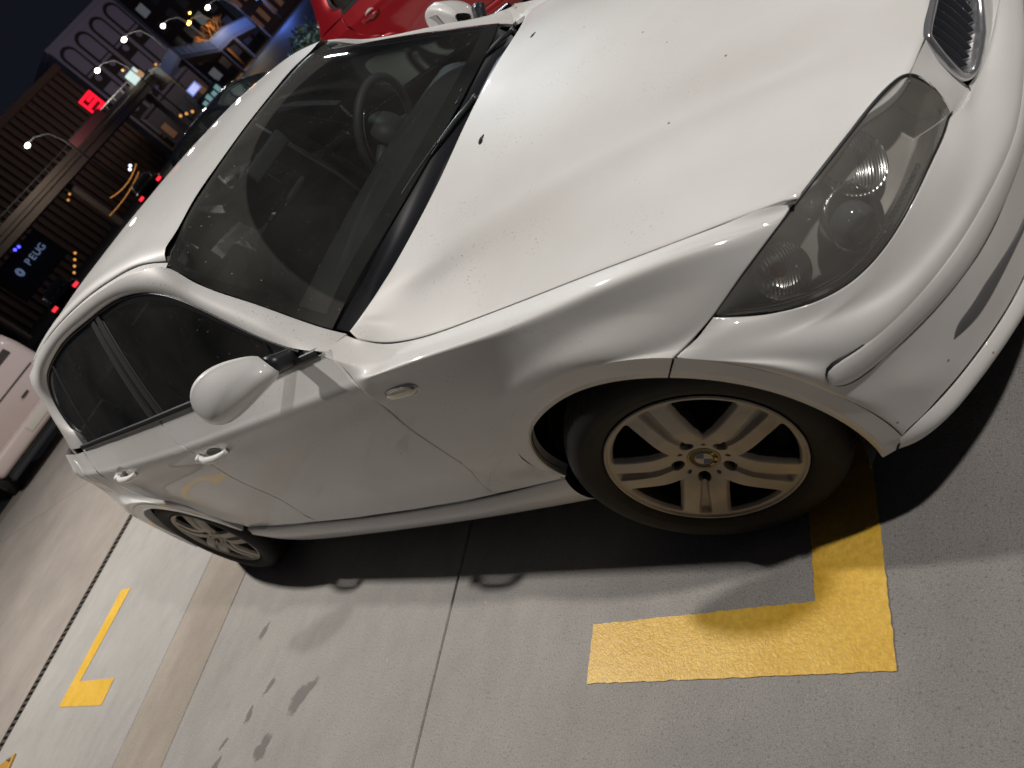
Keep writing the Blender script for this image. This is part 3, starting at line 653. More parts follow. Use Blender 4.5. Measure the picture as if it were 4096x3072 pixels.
fr = MB(); Gf = GW - NW * .003
nv, nu = GW.shape[:2]
F = []
for i in range(nv - 1):
    for j in range(nu - 1):
        # black ceramic border: wide at the foot, narrow at the sides and head
        if i < 4 or i > nv - 4 or j < 2 or j >= nu - 3: 
            a = i * nu + j; F.append((a, a + 1, a + nu + 1, a + nu))
fr.add(Gf.reshape(-1, 3), F); fr.build('black_border', M['gasket'], windscreen)
# cowl panel between bonnet and glass
cw = []
for dx, dz in ((0.0, -.016), (-.035, -.024), (-.07, -.020), (-.10, -.006)):
    pts = [np.array(rearpt(y)) + np.array([dx * (1 if y > -.65 else .35), 0, dz - (.045 if y < -.65 else .012 if y < -.55 else 0)]) for y in (-.69, -.6, -.45, -.3, -.15, 0)]
    cw.append(np.vstack([pts, mir(pts)[-2::-1]]))
cw[0][:, 0] += .03 * np.clip(1 - (cw[0][:, 1] / .60)**4, 0, 1)
wl = [np.array(p) + np.array([-.012, 0, .002]) for p in wb]; cw.append(np.vstack([wl, mir(wl)[-2::-1]]))
cm_ = MB(); cm_.grid(grid(cw, 80, 20)); cowl = cm_.build('cowl_panel', M['cowl'], car)
# roof
gut = [(-1.262, -.566, 1.307), (-1.35, -.562, 1.340), (-1.45, -.558, 1.360), (-1.6, -.552, 1.375), (-1.8, -.546, 1.388), (-2.1, -.540, 1.394), (-2.4, -.534, 1.388), (-2.7, -.528, 1.368), (-2.92, -.52, 1.340), (-3.06, -.512, 1.310)]
RZ = lambda x: float(np.interp(x, [-3.12, -2.97, -2.8, -2.6, -2.4, -2.2, -2.0, -1.8, -1.6, -1.45, -1.35, -1.256], [1.322, 1.358, 1.384, 1.402, 1.416, 1.422, 1.424, 1.418, 1.405, 1.388, 1.373, 1.357]))
rg = []
gs = spl(gut, 14)
for f_, dz in ((0, 0), (.03, .30), (.12, .5), (.35, .76), (.65, .93), (1, 1)):
    g = gs.copy(); g[:, 1] = gs[:, 1] * (1 - f_)
    for k in range(14):
        xc = np.interp(k, [0, 13], [-1.256, -3.12]); g[k, 0] = gs[k, 0] * (1 - f_) + (gs[k, 0] * 1.0 + (.008 if k == 0 else 0)) * f_
        zc = RZ(g[k, 0]); g[k, 2] = gs[k, 2] + (zc - gs[k, 2]) * dz
    rg.append(g)
rg = rg + [mir(g) for g in rg[-2::-1]]
GR = grid(rg, 90, 60)
roof = panel('roof', GR, P_, car, out=(0, 0, 1), gaps='tb')
# pillar + cant rail
win = fit(T['win'], 11, 90)      # rear low corner -> over the top -> front low corner
win_f = win[::-1]
in_line = np.vstack([[np.array(A_PT) + [.005, 0, 0]], pil_b[3:-2:4], [(-1.268, -.578, 1.302)], np.array(gut[1:]) + np.array([0, -.020, -.006]), [(-3.12, -.550, 1.22), (-3.16, -.605, 1.12), (-3.20, -.648, 1.03), (-3.245, -.662, .983)]])
ou_line = np.vstack([[np.array(B_PT) + [.004, 0, -.002]], win_f[4:-1:5], [win_f[-1]], [(-2.765, -.738, .985)]])
IN_ = spl(in_line, 90); OU_ = spl(ou_line, 90)
# pair the two lines by their x so that the rows run straight across
def pair(inl, oul, n=24):
    a = spl(inl, 400); b = spl(oul, 400); kb_ = []
    key = [(0, 0)]
    for xx in (-.85, -1.0, -1.15, -1.3, -1.45, -1.7, -2.0, -2.3, -2.55, -2.75):
        ia = int(np.argmin(abs(a[:250, 0] - xx) if xx > -2.9 else abs(a[:, 0] - xx))) if False else int(np.argmin(np.where(a[:, 2] > (1.1 if xx < -1.3 else .9), abs(a[:, 0] - xx), 9)))
        ib = int(np.argmin(np.where(b[:, 2] > (1.22 if xx < -1.4 else .9), abs(b[:, 0] - xx), 9)))
        key.append((ia, ib))
    key += [(int(np.argmin(np.abs(a[:, 0] + 3.12) + np.abs(a[:, 2] - 1.22))), int(np.argmin(np.abs(b[:, 2] - 1.16) + (b[:, 0] > -2.6) * 9))), (399, 399)]
    key = np.array(key); s = np.linspace(0, len(key) - 1, n)
    ka_ = np.interp(s, range(len(key)), key[:, 0]); kb2 = np.interp(s, range(len(key)), key[:, 1])
    f = lambda c, k: np.array([np.interp(k, range(400), c[:, q]) for q in range(3)]).T
    return f(a, ka_), f(b, kb2)
pa, pb = pair(in_line, ou_line, 40)
outv = np.cross(np.gradient(pa, axis=0), pb - pa); outv /= np.linalg.norm(outv, axis=1, keepdims=True) + 1e-9
outv *= np.sign((outv * np.array([0, -1, .3])).sum(1))[:, None]
wd = np.linalg.norm(pb - pa, axis=1, keepdims=True)
bl = np.clip(wd * .20, 0, .024) * np.clip((np.arange(len(wd)) / 5.0), 0, 1)[:, None]
rail = panel('roof_rail', grid([pa, pa * .72 + pb * .28 + outv * bl * .75, pa * .4 + pb * .6 + outv * bl, pa * .12 + pb * .88 + outv * bl * .5, pb], 130, 24), P_, car, gaps='t', out=(0, -1, .4), inset=.0008)
# gutter strip between roof and rail
gt = MB(); ga = np.array(gut) + np.array([0, .001, -.006]); gb = ga + np.array([0, -.020, -.004]); gt.grid(np.array([spl(ga, 60), spl(gb, 60)]), flip=True); gt.build('roof_gutter', P_, car)
# ---- side windows
def RWn(t): return t
wtop = win_f
bl_line = np.array([(x, h_rel(x, belt(x)) - .001, belt(x) + .004) for x in np.linspace(-.75, -2.73, 40)])
# dark window band surface between roof line and belt line
tt = np.linspace(0, 1, 60)
top = spl(np.vstack([[B_PT], win_f[3:-1:4], [win_f[-1]]]), 200)
def up_at(x):
    k = np.where(top[:, 0] > -2.86)[0]; kk_ = [i for i in k if i < 185]; a = top[kk_]
    o_ = np.argsort(a[:, 0]); return np.array([x, np.interp(x, a[o_, 0], a[o_, 1]), np.interp(x, a[o_, 0], a[o_, 2])])
def dlo(offset, grow=0.0):
    """the whole dark glasshouse side as a sheet, offset inwards"""
    xs = np.linspace(-.76, -2.84, 90); rows = []
    for f_ in np.linspace(0, 1, 16):
        r = []
        for x in xs:
            u = up_at(x); xb = max(x, -2.725); b = np.array([xb, h_rel(xb, belt(xb)), belt(xb) + .003])
            p = u * (1 - f_) + b * f_; r.append(p + np.array([0, -.010 * 4 * f_ * (1 - f_) + offset, 0]))
        rows.append(r)
    return np.array(rows)
D0 = dlo(0.0075)
dm = MB(); dm.grid(D0[:, 8:]); side_win = dm.build('side_window', M['side_glass'], car)
auto = D0
def band_strip(name, P, wdt, off, material, parent, n=80):
    """raised strip that follows P, lying on the window plane"""
    a = spl(P, n); t = np.gradient(a, axis=0); t /= np.linalg.norm(t, axis=1, keepdims=True)
    nrm = np.tile(np.array([0, -.93, .37]), (n, 1)); s_ = np.cross(t, nrm); s_ /= np.linalg.norm(s_, axis=1, keepdims=True); nrm = np.cross(s_, t)
    rows = [a - s_ * wdt / 2 - nrm * .008, a - s_ * wdt / 2 + nrm * off * .6, a - s_ * wdt * .3 + nrm * off, a + s_ * wdt * .3 + nrm * off, a + s_ * wdt / 2 + nrm * off * .6, a + s_ * wdt / 2 - nrm * .008]
    mb = MB(); mb.grid(np.array(rows)); return mb.build(name, material, parent)
ring = np.vstack([win_f[2:-1:4], [win_f[-1]]])
nin = lambda P, d: np.array([p + np.array([(-1.8 - p[0]) * .012 * 0, -.0, 0]) for p in P])
cen = np.array([-1.85, -.68, 1.12])
def inward(P, d):
    P = np.array(P); t = np.gradient(P, axis=0); t /= np.linalg.norm(t, axis=1, keepdims=True); s_ = np.cross(t, np.array([0, -.93, .37])); s_ /= np.linalg.norm(s_, axis=1, keepdims=True)
    sg = np.sign(((cen - P) * s_).sum(1))[:, None]; return P + s_ * sg * d
rg1 = spl(ring, 60)
band_strip('window_frame', inward(rg1, .018), .036, .001, M['gasket'], car, 120)
band_strip('window_trim', inward(rg1, .004), .008, .004, M['black_plastic'], car, 120)
beltl = np.array([(x, h_rel(x, belt(x)) - .0, belt(x) + .006) for x in np.linspace(-.735, -2.735, 30)])
band_strip('belt_moulding', beltl, .022, .006, M['black_plastic'], car)
M['b_pillar'] = mat('b_pillar_film', (0.035, 0.035, 0.037), 0.45)
def cross_strip(name, xt, xb, wdt, off=.003, material=None):
    u = up_at(xt); b = np.array([xb, h_rel(xb, belt(xb)), belt(xb)]); P = [u * (1 - f_) + b * f_ + np.array([0, -.010 * 4 * f_ * (1 - f_) + .004, 0]) for f_ in np.linspace(0, 1, 12)]
    return band_strip(name, P, wdt, off, material or M['b_pillar'], car, 40)
cross_strip('door_pillar', -1.885, -1.775, .050, .004); cross_strip('door_pillar', -1.945, -1.855, .052, .002)
cross_strip('quarter_divider', -2.60, -2.50, .026, .003, M['gasket'])
# mirror sail
sail = MB(); sp = [S_ for S_ in ()]
xs_ = np.linspace(-.75, -1.03, 16); r0 = np.array([up_at(x) + np.array([0, .003, -.004]) for x in xs_]); r1 = np.array([(x, h_rel(x, belt(x)) + .002, belt(x) + .002) for x in np.linspace(-.75, -.93, 16)])
sail.grid(np.array([r0 * (1 - f_) + r1 * f_ for f_ in np.linspace(0, 1, 6)])); sail.build('mirror_sail', M['black_plastic'], car)

# ---- door handles
def handle(x0, z0, parent, tl=-.05):
    Y = lambda x, z: h_rel(x, z)
    b = MB(); P = []; R_ = []
    for t in np.linspace(-1, 1, 21):
        x = x0 + t * .098; z = z0 + tl * t * .098
        P.append((x, Y(x, z) - .006 - .021 * (1 - abs(t)**3.0), z)); R_.append(.0135 - .0035 * abs(t)**3)
    b.tube(P, R_, 12); g = b.build('door_handle', P_, parent); g.scale = (1, 1, 1)
    c = MB(); th = np.linspace(0, 2 * np.pi, 40, endpoint=False); rows = []
    for r, d in ((1.05, .0004), (1, -.0009), (.93, .0), (.7, .0004), (.02, .0004)):
        rows.append([(x0 + .004 + .066 * r * np.cos(a), Y(x0 + .066 * r * math.cos(a), z0 + .012 + .036 * r * math.sin(a)) + d - .0006, z0 + .012 + .036 * r * np.sin(a)) for a in th])
    c.grid(np.array(rows), closed_u=True); c.build('handle_dish', M['dish'], g)
    s_ = MB(); rows = []
    for r in (1.0, .02): rows.append([(x0 + .004 + .052 * r * np.cos(a), Y(x0, z0) - .0016, z0 + .006 + .017 * r * np.sin(a)) for a in th])
    s_.grid(np.array(rows), closed_u=True); s_.build('handle_recess', M['gasket'], g)
    k = MB(); xk = x0 - .104; k.tube([(xk, Y(xk, z0) + .004, z0 - tl * .104), (xk, Y(xk, z0) - .019, z0 - tl * .104), (xk, Y(xk, z0) - .024, z0 - tl * .104)], [.017, .0155, .010], 16); k.build('lock_cap', P_, g)
    return g
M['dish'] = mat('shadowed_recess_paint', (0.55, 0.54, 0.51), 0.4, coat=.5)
handle(-1.600, .806, door_f); handle(-2.43, .842, door_r)
# fuel flap
fl = MB(); th = np.linspace(0, 2 * np.pi, 36, endpoint=False)
def onside(x, z): return np.array([x, h_rel(x, z), z])
rows = []
for r, d in ((1.0, .001), (1.0, -.0012), (.96, -.0022), (.5, -.0025), (.02, -.0025)):
    rows.append([onside(-3.03 + .075 * r * math.cos(a), .885 + .075 * r * math.sin(a)) + np.array([0, d, 0]) for a in th])
fl.grid(np.array(rows), closed_u=True); fl.build('fuel_flap', P_, quarter)
# side marker lamp
mk = MB(); cx_, cz_ = -.522, .790
rows = []
for r, d in ((1.12, .001), (1.1, -.002), (1.0, -.003)): rows.append([(cx_ + .060 * r * np.sign(math.cos(a)) * abs(math.cos(a))**.6, -.8665 + d, cz_ + .0175 * r * math.sin(a) + .0) for a in th])
mk.grid(np.array(rows), closed_u=True); mk.build('marker_bezel', P_, fender)
mk = MB(); rows = []
for r, d in ((1.0, -.002), (.93, -.006), (.7, -.009), (.3, -.0102), (.02, -.0104)): rows.append([(cx_ + .060 * r * np.sign(math.cos(a)) * abs(math.cos(a))**.6, -.8665 + d, cz_ + .0165 * r * math.sin(a)) for a in th])
mk.grid(np.array(rows), closed_u=True); mk.build('marker_lamp', M['lens_small'], fender)

# ---- door mirror
def mirror_parts(parent):
    # housing: sections across its width, from arm outwards
    secs = []
    SE = ((-.838, -.868, 1.002, .022, .032), (-.850, -.878, 1.008, .034, .045), (-.870, -.902, 1.018, .044, .057), (-.892, -.934, 1.027, .051, .067), (-.916, -.970, 1.032, .055, .073), (-.938, -1.010, 1.031, .055, .072), (-.955, -1.046, 1.026, .049, .063), (-.966, -1.076, 1.020, .036, .046), (-.972, -1.092, 1.016, .018, .026), (-.974, -1.098, 1.015, .003, .004))
    for (y, x, z, hx, hz) in SE:
        a = np.linspace(0, 2 * np.pi, 48, endpoint=False); ring = []
        for q in a:
            cx, cz = math.cos(q), math.sin(q)
            if cx > 0: fx = hx * 1.25 * (1 - abs(cz)**1.7)**.85
            else: fx = -hx * .75 * abs(cx)**.35
            fz = hz * (cz * .97 if cx > 0 else np.sign(cz) * abs(cz)**.8) - .012 * max(cx, 0) * hz / .07
            # section plane leans with the sweep of the mirror
            ring.append((x + fx, y - fx * .55, z + fz))
        secs.append(ring)
    secs = np.array(secs); dens = cub(np.arange(10.), secs.reshape(10, -1), np.linspace(0, 9, 54)).reshape(54, 48, 3)
    b = MB(); b.grid(dens, closed_u=True, flip=True)
    h = b.build('mirror_housing', P_, parent)
    a_ = MB(); a_.tube([(-.862, -.762, .955), (-.865, -.795, .968), (-.870, -.820, .985), (-.875, -.842, .998)], [.022, .025, .025, .028], 14); a_.build('mirror_arm', M['black_plastic'], parent)
    g = MB(); gp = [(-1.03 + .055 * t, -.905 + .035 * t, 1.025 + .052 * s) for t in (-1, 1) for s in (-1, 1)]; g.add(gp, [(0, 1, 3, 2)]); g.build('mirror_glass', M['chrome'], parent)
    return h
mirror_parts(car)

# ---- headlight
hu = spl(hlt, 60); hl_low = spl(hlb, 60)
# lens: between top and bottom edges, bulging out
def lens_grid(off, n=70, m=40, shrink=0.0, bul=.018):
    A = np.vstack([hlt, [G_PT]]); Bt = hlb; a = spl(A, n); b = spl(Bt, n); 
    rows = []
    for f_ in np.linspace(shrink, 1 - shrink, m):
        p = a * (1 - f_) + b * f_; wdt = np.linalg.norm(a - b, axis=1)[:, None]
        t = np.gradient(a + b, axis=0); nn_ = np.cross(t, b - a); nn_ /= np.linalg.norm(nn_, axis=1, keepdims=True) + 1e-9
        nn_ *= np.sign((nn_ * np.array([.6, -.8, .2])).sum(1))[:, None]
        rows.append(p + nn_ * (bul * np.minimum(1, wdt / .08) * 4 * f_ * (1 - f_) + off))
    return np.array(rows)
LG = lens_grid(-.002)[:, 1:]
lm = MB(); lm.grid(LG, flip=True); headlight = lm.build('headlight', M['lens'], car)
e1 = np.vstack([hlt, [G_PT], hlin[::-1][1:-1], hlb[::-1][:-1]])
edge = MB(); edge.tube(spl(e1, 200) + np.array([-.003, .003, -.001]), .0042, 8, cap=False); edge.build('lens_seal', M['gasket'], headlight)
M['bowl'] = mat('headlight_bowl', (0.62, 0.60, 0.56), 0.40, 0.2)
M['reflector'] = mat('headlight_reflector', (0.62, 0.61, 0.60), 0.24, 0.95)
M['hl_dark'] = mat('headlight_bezel', (0.20, 0.205, 0.215), 0.45)
_w = nd(M['reflector'], 'ShaderNodeTexWave'); _w.inputs['Scale'].default_value = 60; _tc = nd(M['reflector'], 'ShaderNodeTexCoord'); lk(M['reflector'], _tc.outputs['Object'], _w.inputs['Vector']); bump(M['reflector'], _w.outputs[0], .25, .004)
BG_ = lens_grid(-.062, shrink=.06, bul=-.012)[:, 2:]
bw = MB(); bw.grid(BG_, flip=True)
for k in (0, -1):
    s0_ = LG[k]; s1_ = BG_[k][:len(s0_)] if len(BG_[k]) >= len(s0_) else BG_[k]; n_ = min(len(s0_), len(s1_)); bw.grid(np.array([spl(s0_, n_) + np.array([-.004, .004, 0]), spl(s1_, n_)]), flip=(k == 0))
n_ = 40; bw.grid(np.array([LG[:, -1], BG_[:, -1]]) + np.array([-.004, .004, 0])); 
bw.build('headlight_bowl', M['bowl'], headlight)
def disk(c, n, r, prof, name, material, parent, seg=36):
    """lathe: prof = [(radius, height along n)]"""
    n = np.array(n, float); n /= np.linalg.norm(n); u = np.cross(n, [0, 0, 1.0]); u /= np.linalg.norm(u); v = np.cross(n, u); a = np.linspace(0, 2 * np.pi, seg, endpoint=False)
    rows = [np.array(c) + n * h_ + r * q * (np.cos(a)[:, None] * u + np.sin(a)[:, None] * v) for q, h_ in prof]
    b = MB(); b.grid(np.array(rows), closed_u=True); return b.build(name, material, parent)
HN = (.93, -.30, .12)
disk((.455, -.606, .612), (.86, -.42, .28), .056, [(1.12, .020), (1.08, .026), (1.0, .024), (.96, .010), (.82, -.012), (.5, -.026), (.05, -.034)], 'reflector_bowl', M['reflector'], headlight)
disk((.466, -.604, .600), (.86, -.42, .28), .040, [(1, -.02), (1, .002), (.93, .010), (.7, .021), (.4, .028), (.02, .031)], 'projector_lens', mat('projector_glass', (.11, .115, .12), .10, coat=1), headlight)
disk((.480, -.520, .660), (.75, -.35, .56), .060, [(1.08, .008), (1.0, .008), (.85, -.008), (.5, -.020), (.05, -.026)], 'reflector_bowl', M['reflector'], headlight)
disk((.352, -.702, .628), (.62, -.55, .50), .050, [(1.05, .010), (1.0, .008), (.8, -.006), (.4, -.014), (.05, -.016)], 'indicator_reflector', M['reflector'], headlight)
bb = MB(); bb.sphere((.364, -.722, .653), .0150, 12); bb.build('indicator_bulb', mat('amber_bulb', (.75, .16, .04), .15, coat=1), headlight)
# ribbed lower light guide
lg = MB(); q_ = hlb[4:46] + np.array([-.012, .012, .010]); lg.tube(spl(q_, 60), .005, 8); lg.build('lens_rib', M['reflector'], headlight)

# ---- kidney grille
def kidney(parent):
    out = [(.613, -.2855, .688), (.615, -.287, .678), (.621, -.299, .651), (.629, -.308, .620), (.636, -.310, .595), (.641, -.305, .580), (.649, -.284, .568), (.656, -.254, .565), (.663, -.212, .564), (.670, -.164, .570), (.673, -.116, .587), (.676, -.085, .605), (.674, -.050, .635), (.664, -.032, .668), (.652, -.036, .695), (.645, -.080, .7035), (.630, -.180, .702), (.618, -.248, .694)]
    c = np.array(out + out[:1]); d = np.r_[0, np.cumsum(np.linalg.norm(np.diff(c, axis=0), axis=1))]; ss = np.linspace(0, d[-1], 121)[:-1]
    ring_ = np.stack([np.interp(ss, d, c[:, q]) for q in range(3)], 1)
    for _ in range(2): ring_ = (ring_ * 2 + np.roll(ring_, 1, 0) + np.roll(ring_, -1, 0)) / 4
    cen_ = np.mean(out, axis=0); outn = np.array([.93, -.33, .12]); outn /= np.linalg.norm(outn)
    rad = ring_ - cen_; rad -= (rad @ outn)[:, None] * outn; rad /= np.linalg.norm(rad, axis=1, keepdims=True)
    rows = [ring_ - outn * .014, ring_ + outn * .001, ring_ + outn * .005 - rad * .004, ring_ + outn * .0055 - rad * .009, ring_ - outn * .002 - rad * .015, ring_ - outn * .045 - rad * .018]
    b = MB(); b.grid(np.array(rows), closed_u=True); g = b.build('kidney_grille', M['chrome'], parent)
    bk = MB(); inner = ring_ - outn * .03 - rad * .022; bk.add(inner, [tuple(range(120))]); bk.build('grille_back', M['hub_black'], g)
    bk.F
    poly = ring_ - rad * .016
    for k in range(11):
        y = -.050 - k * .0225
        zz_ = [poly[i][2] + (poly[(i + 1) % 120][2] - poly[i][2]) * ((y - poly[i][1]) / (poly[(i + 1) % 120][1] - poly[i][1])) for i in range(120) if (poly[i][1] - y) * (poly[(i + 1) % 120][1] - y) < 0]
        if len(zz_) < 2 or max(zz_) - min(zz_) < .015: continue
        zt, zb = max(zz_) - .001, min(zz_) + .001; s_ = MB(); Z = np.linspace(zt, zb, 12)
        fwd = [(KPX(y, z) - .004 + .004 * (1 - abs(2 * t - 1)**2), y, z) for t, z in zip(np.linspace(0, 1, 12), Z)]
        bkp = [(p[0] - .034, p[1] + .003, p[2]) for p in fwd]
        F_ = np.array([[np.array(p) + np.array([0, -.0012, 0]) for p in bkp], [np.array(p) + np.array([0, -.0012, 0]) for p in fwd], [np.array(p) + np.array([0, .0012, 0]) for p in fwd], [np.array(p) + np.array([0, .0012, 0]) for p in bkp]])
        s_.grid(F_); s_.build('grille_slat', M['grille'], g)
    return g
kid = kidney(car)
# mirrored twins for the left-hand side
for o_ in [fender, door_f, door_r, quarter, sill, rail, side_win, headlight, kid]: mirror_obj(o_, car)
for nm in ('mirror_housing', 'mirror_arm', 'mirror_glass', 'mirror_sail', 'window_frame', 'belt_moulding', 'bumper_corner', 'door_pillar', 'air_intake'):
    for o_ in [c for c in car.children if c.name.split('.')[0] == nm][:1]:
        t_ = mirror_obj(o_, car)
        if nm in ('mirror_housing', 'mirror_glass'): t_.location.x -= .09
# bumper and its lip: other half
for nm in ('front_bumper', 'bumper_lip', 'bumper_strip', 'bumper_strip_gap'):
    o_ = [c for c in car.children if c.name == nm][0]; me = o_.data; bm_ = bmesh.new(); bm_.from_mesh(me)
    g_ = bmesh.ops.duplicate(bm_, geom=bm_.verts[:] + bm_.edges[:] + bm_.faces[:]); vs = [v for v in g_['geom'] if isinstance(v, bmesh.types.BMVert)]; fs = [f for f in g_['geom'] if isinstance(f, bmesh.types.BMFace)]
    for v in vs: v.co.y = -v.co.y
    bmesh.ops.reverse_faces(bm_, faces=fs); bm_.to_mesh(me); bm_.free()
# emblem plinth, tailgate, rear bumper, rear screen
rb = []
def tail(z, x, yw): return np.array([(TAILX(z), -yw, z), (x * .6 + TAILX(z) * .4, -yw * .72, z), (x, -yw * .35, z), (x, 0, z), (x, yw * .35, z), (x * .6 + TAILX(z) * .4, yw * .72, z), (TAILX(z), yw, z)])
panel('rear_bumper', grid([tail(.62, -3.50, .71), tail(.45, -3.52, .715), tail(.28, -3.48, .70)], 50, 20), P_, car, out=(-1, 0, 0), gaps='t')
panel('tailgate', grid([tail(.985, -3.33, .655), tail(.85, -3.41, .68), tail(.625, -3.50, .71)], 50, 30), P_, car, out=(-1, 0, 0), gaps='b')
rs = MB(); rs.grid(grid([[(-3.06, -.50, 1.308), (-3.12, 0, 1.318), (-3.06, .50, 1.308)], [(-3.16, -.60, 1.12), (-3.26, 0, 1.13), (-3.16, .60, 1.12)], [(-3.245, -.655, .985), (-3.33, 0, .985), (-3.245, .655, .985)]], 30, 20)); rs.build('rear_screen', M['side_glass'], car)
sh_ = shell; sh_.V = sh_.V + [(v[0], -v[1], v[2]) for v in sh_.V]; n_h = len(sh_.V) // 2; sh_.F = sh_.F + [tuple(i + n_h for i in f[::-1]) for f in sh_.F]; sh_.M = [0] * len(sh_.F)
body_shell = sh_.build('body_shell', M['under'], car)
# floor pan and wheel housings keep light from leaking under the car
fp = MB(); fp.box((-1.35, 0, .19), (3.7, 1.30, .03)); fp.box((-1.33, 0, .24), (1.86, 1.60, .10)); fp.box((-3.15, 0, .30), (.5, 1.2, .12)); fp.box((.45, 0, .25), (.20, 1.05, .06))
fp.build('floor_pan', M['under'], car, smooth=False)
def well(cx, r, name='wheel_arch_liner'):
    a = np.linspace(math.radians(-25), math.radians(205), 40); rows = []
    for y, rr in ((-.835, r - .002), (-.80, r + .006), (-.62, r + .012)): rows.append([(cx + rr * math.cos(q), y, .31 + rr * math.sin(q)) for q in a])
    b = MB(); b.grid(np.array(rows)); cc = [(cx + (r + .012) * math.cos(q), -.62, .31 + (r + .012) * math.sin(q)) for q in a]; b.add(cc, [tuple(range(40))]); o = b.build(name, M['hub_black'], car); mirror_obj(o, car)
well(-.01, .352); well(-2.66, .340)

# ------------------------------------------------------------------ wheels
RT, RR = .3155, .2195
def wheel_meshes():
    # local frame: axis = Y, outer face towards -Y, x/z in the wheel plane, 0 = outer rim lip plane
    NR, NT = 110, 600
    r = np.linspace(.0, RR, NR); th = np.linspace(0, 2 * np.pi, NT, endpoint=False)
    Rg, Tg = np.meshgrid(r, th, indexing='ij')
    u = (np.degrees(Tg) + 121.5 + 36) % 72 - 36           # angle from the centre of the nearest twin spoke
    sx_ = Rg * np.sin(np.radians(u)); sr = Rg * np.cos(np.radians(u))
    def sst(a, b, x): t = np.clip((x - a) / (b - a), 0, 1); return t * t * (3 - 2 * t)
    # dish: hub sits a little inside, spokes arch outwards
    D = -.006 - .010 * np.sin(np.clip(Rg / .20, 0, 1) * np.pi) ** 1 + .014 * (1 - sst(.03, .12, Rg))
    # half width of a twin spoke as function of radius
    hw = np.interp(sr, [0, .045, .075, .10, .12, .15, .19, .22], [.042, .045, .0475, .0485, .0490, .0500, .0525, .056])
    gw = np.interp(sr, [.06, .075, .11, .15, .19, .22], [.0, .0055, .0070, .0090, .0115, .0140])
    win = sst(.001, .0075, np.abs(sx_) - hw) * sst(.095, .108, Rg + .012 * np.cos(np.radians((np.abs(u) - 36) * 5))) * (1 - sst(.1985, .2055, Rg))
    gro = (1 - sst(-.002, .004, np.abs(sx_) - gw)) * sst(.066, .080, sr) * (1 - sst(.190, .207, Rg)) * (sx_ == sx_)
    # bevelled flank of the window
    flank = sst(-.004, .004, np.abs(sx_) - hw) * sst(.060, .085, Rg) * (1 - sst(.195, .205, Rg))
    D = D + .006 * flank
    D = D + gro * (.010 + .006 * sst(.08, .19, sr))
    D = D + win * .007
    # bolt holes
    bh = np.hypot(sr - .060, sx_); D = D + .030 * (1 - sst(.0125, .0150, bh))
    # small holes between the spokes
    u2 = (u + 36 + 36) % 72 - 36; sx2 = Rg * np.sin(np.radians(u2)); sr2 = Rg * np.cos(np.radians(u2)); sh2 = np.hypot(sr2 - .054, sx2)
    D = D + .012 * (1 - sst(.0034, .0050, sh2))
    # hub cap recess and rim lip
    D = D + .004 * (1 - sst(.0345, .0360, Rg))
    D = D - .006 * sst(.2110, .2145, Rg) + .003 * sst(.2165, .2195, Rg)
    X = Rg * np.cos(Tg); Z = Rg * np.sin(Tg); V = np.stack([X, D, Z], 2)
    b = MB(); nr, ntt = X.shape; F = []; mi = []
    for i in range(nr - 1):
        for j in range(ntt):
            a_, b_, c_, d_ = i * ntt + j, i * ntt + (j + 1) % ntt, (i + 1) * ntt + (j + 1) % ntt, (i + 1) * ntt + j
            w_ = (win[i, j] + win[i + 1, j] + win[i, (j + 1) % ntt] + win[i + 1, (j + 1) % ntt]) / 4; q = 1 if bh[i, j] < .0135 else 0
            if w_ > .80: continue
            F.append((a_, b_, c_, d_)); mi.append(q)
    VV = [tuple(v) for v in V.reshape(-1, 3)]
    # walls of the spoke openings: every free edge is carried 32 mm back
    cnt = {}
    for f in F:
        for q in range(4):
            e = (f[q], f[(q + 1) % 4]); k_ = (min(e), max(e)); cnt.setdefault(k_, []).append(e)
    back = {}
    for k_, es in cnt.items():
        if len(es) == 1 and math.hypot(VV[k_[0]][0], VV[k_[0]][2]) < RR - .004 and math.hypot(VV[k_[0]][0], VV[k_[0]][2]) > .03:
            for v_ in es[0]:
                if v_ not in back: back[v_] = len(VV); x, y, z = VV[v_]; VV.append((x, y + .034, z))
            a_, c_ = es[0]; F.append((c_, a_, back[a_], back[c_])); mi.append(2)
    b.V = VV; b.F = F; b.M = mi
    return b
def tyre_mb():
    prof = [(.2140, .018), (.2170, .002), (.2230, -.007), (.2330, -.014), (.2480, -.019), (.2640, -.0205), (.2780, -.018), (.2900, -.012), (.3000, -.003), (.3070, .010), (.3115, .024)]
    tread = [(.3135, .035), (.3148, .050), (.3153, .066), (.3155, .082), (.3155, .1), (.3155, .118), (.3153, .134), (.3148, .150), (.3135, .165), (.3070, .188)]
    P = prof + tread + [(.28, .215), (.24, .215)]
    # densify
    P = spl(np.array(P), 90); NT = 420; th = np.linspace(0, 2 * np.pi, NT, endpoint=False); rows = []
    for k, (r, y) in enumerate(P):
        rr = np.full(NT, r)
        if r > .3095 and .012 < y < .185:
            # circumferential and lateral grooves
            if any(abs(y - g) < .0035 for g in (.062, .088, .114, .140)): rr -= .006
            else:
                ph = (np.degrees(th) * 1.0 + 60 * (y - .1) * (1 if y < .1 else -1) * 3) % 5.0; rr = rr - .005 * ((ph > 0) & (ph < 1.0))
        elif .300 < r <= .3095 and y < .03:
            ph = (np.degrees(th) * 1.0 + 60 * (y - .1) * 3) % 5.0; rr = rr - .0022 * ((ph > 0) & (ph < .9))
        # moulded rings and block lettering band on the sidewall
        yy = np.full(NT, y)
        if .242 < r < .246 or .284 < r < .2865: yy -= .0012
        rows.append(np.stack([rr * np.cos(th), yy, rr * np.sin(th)], 1))
    b = MB(); b.grid(np.array(rows), closed_u=True, flip=True); return b
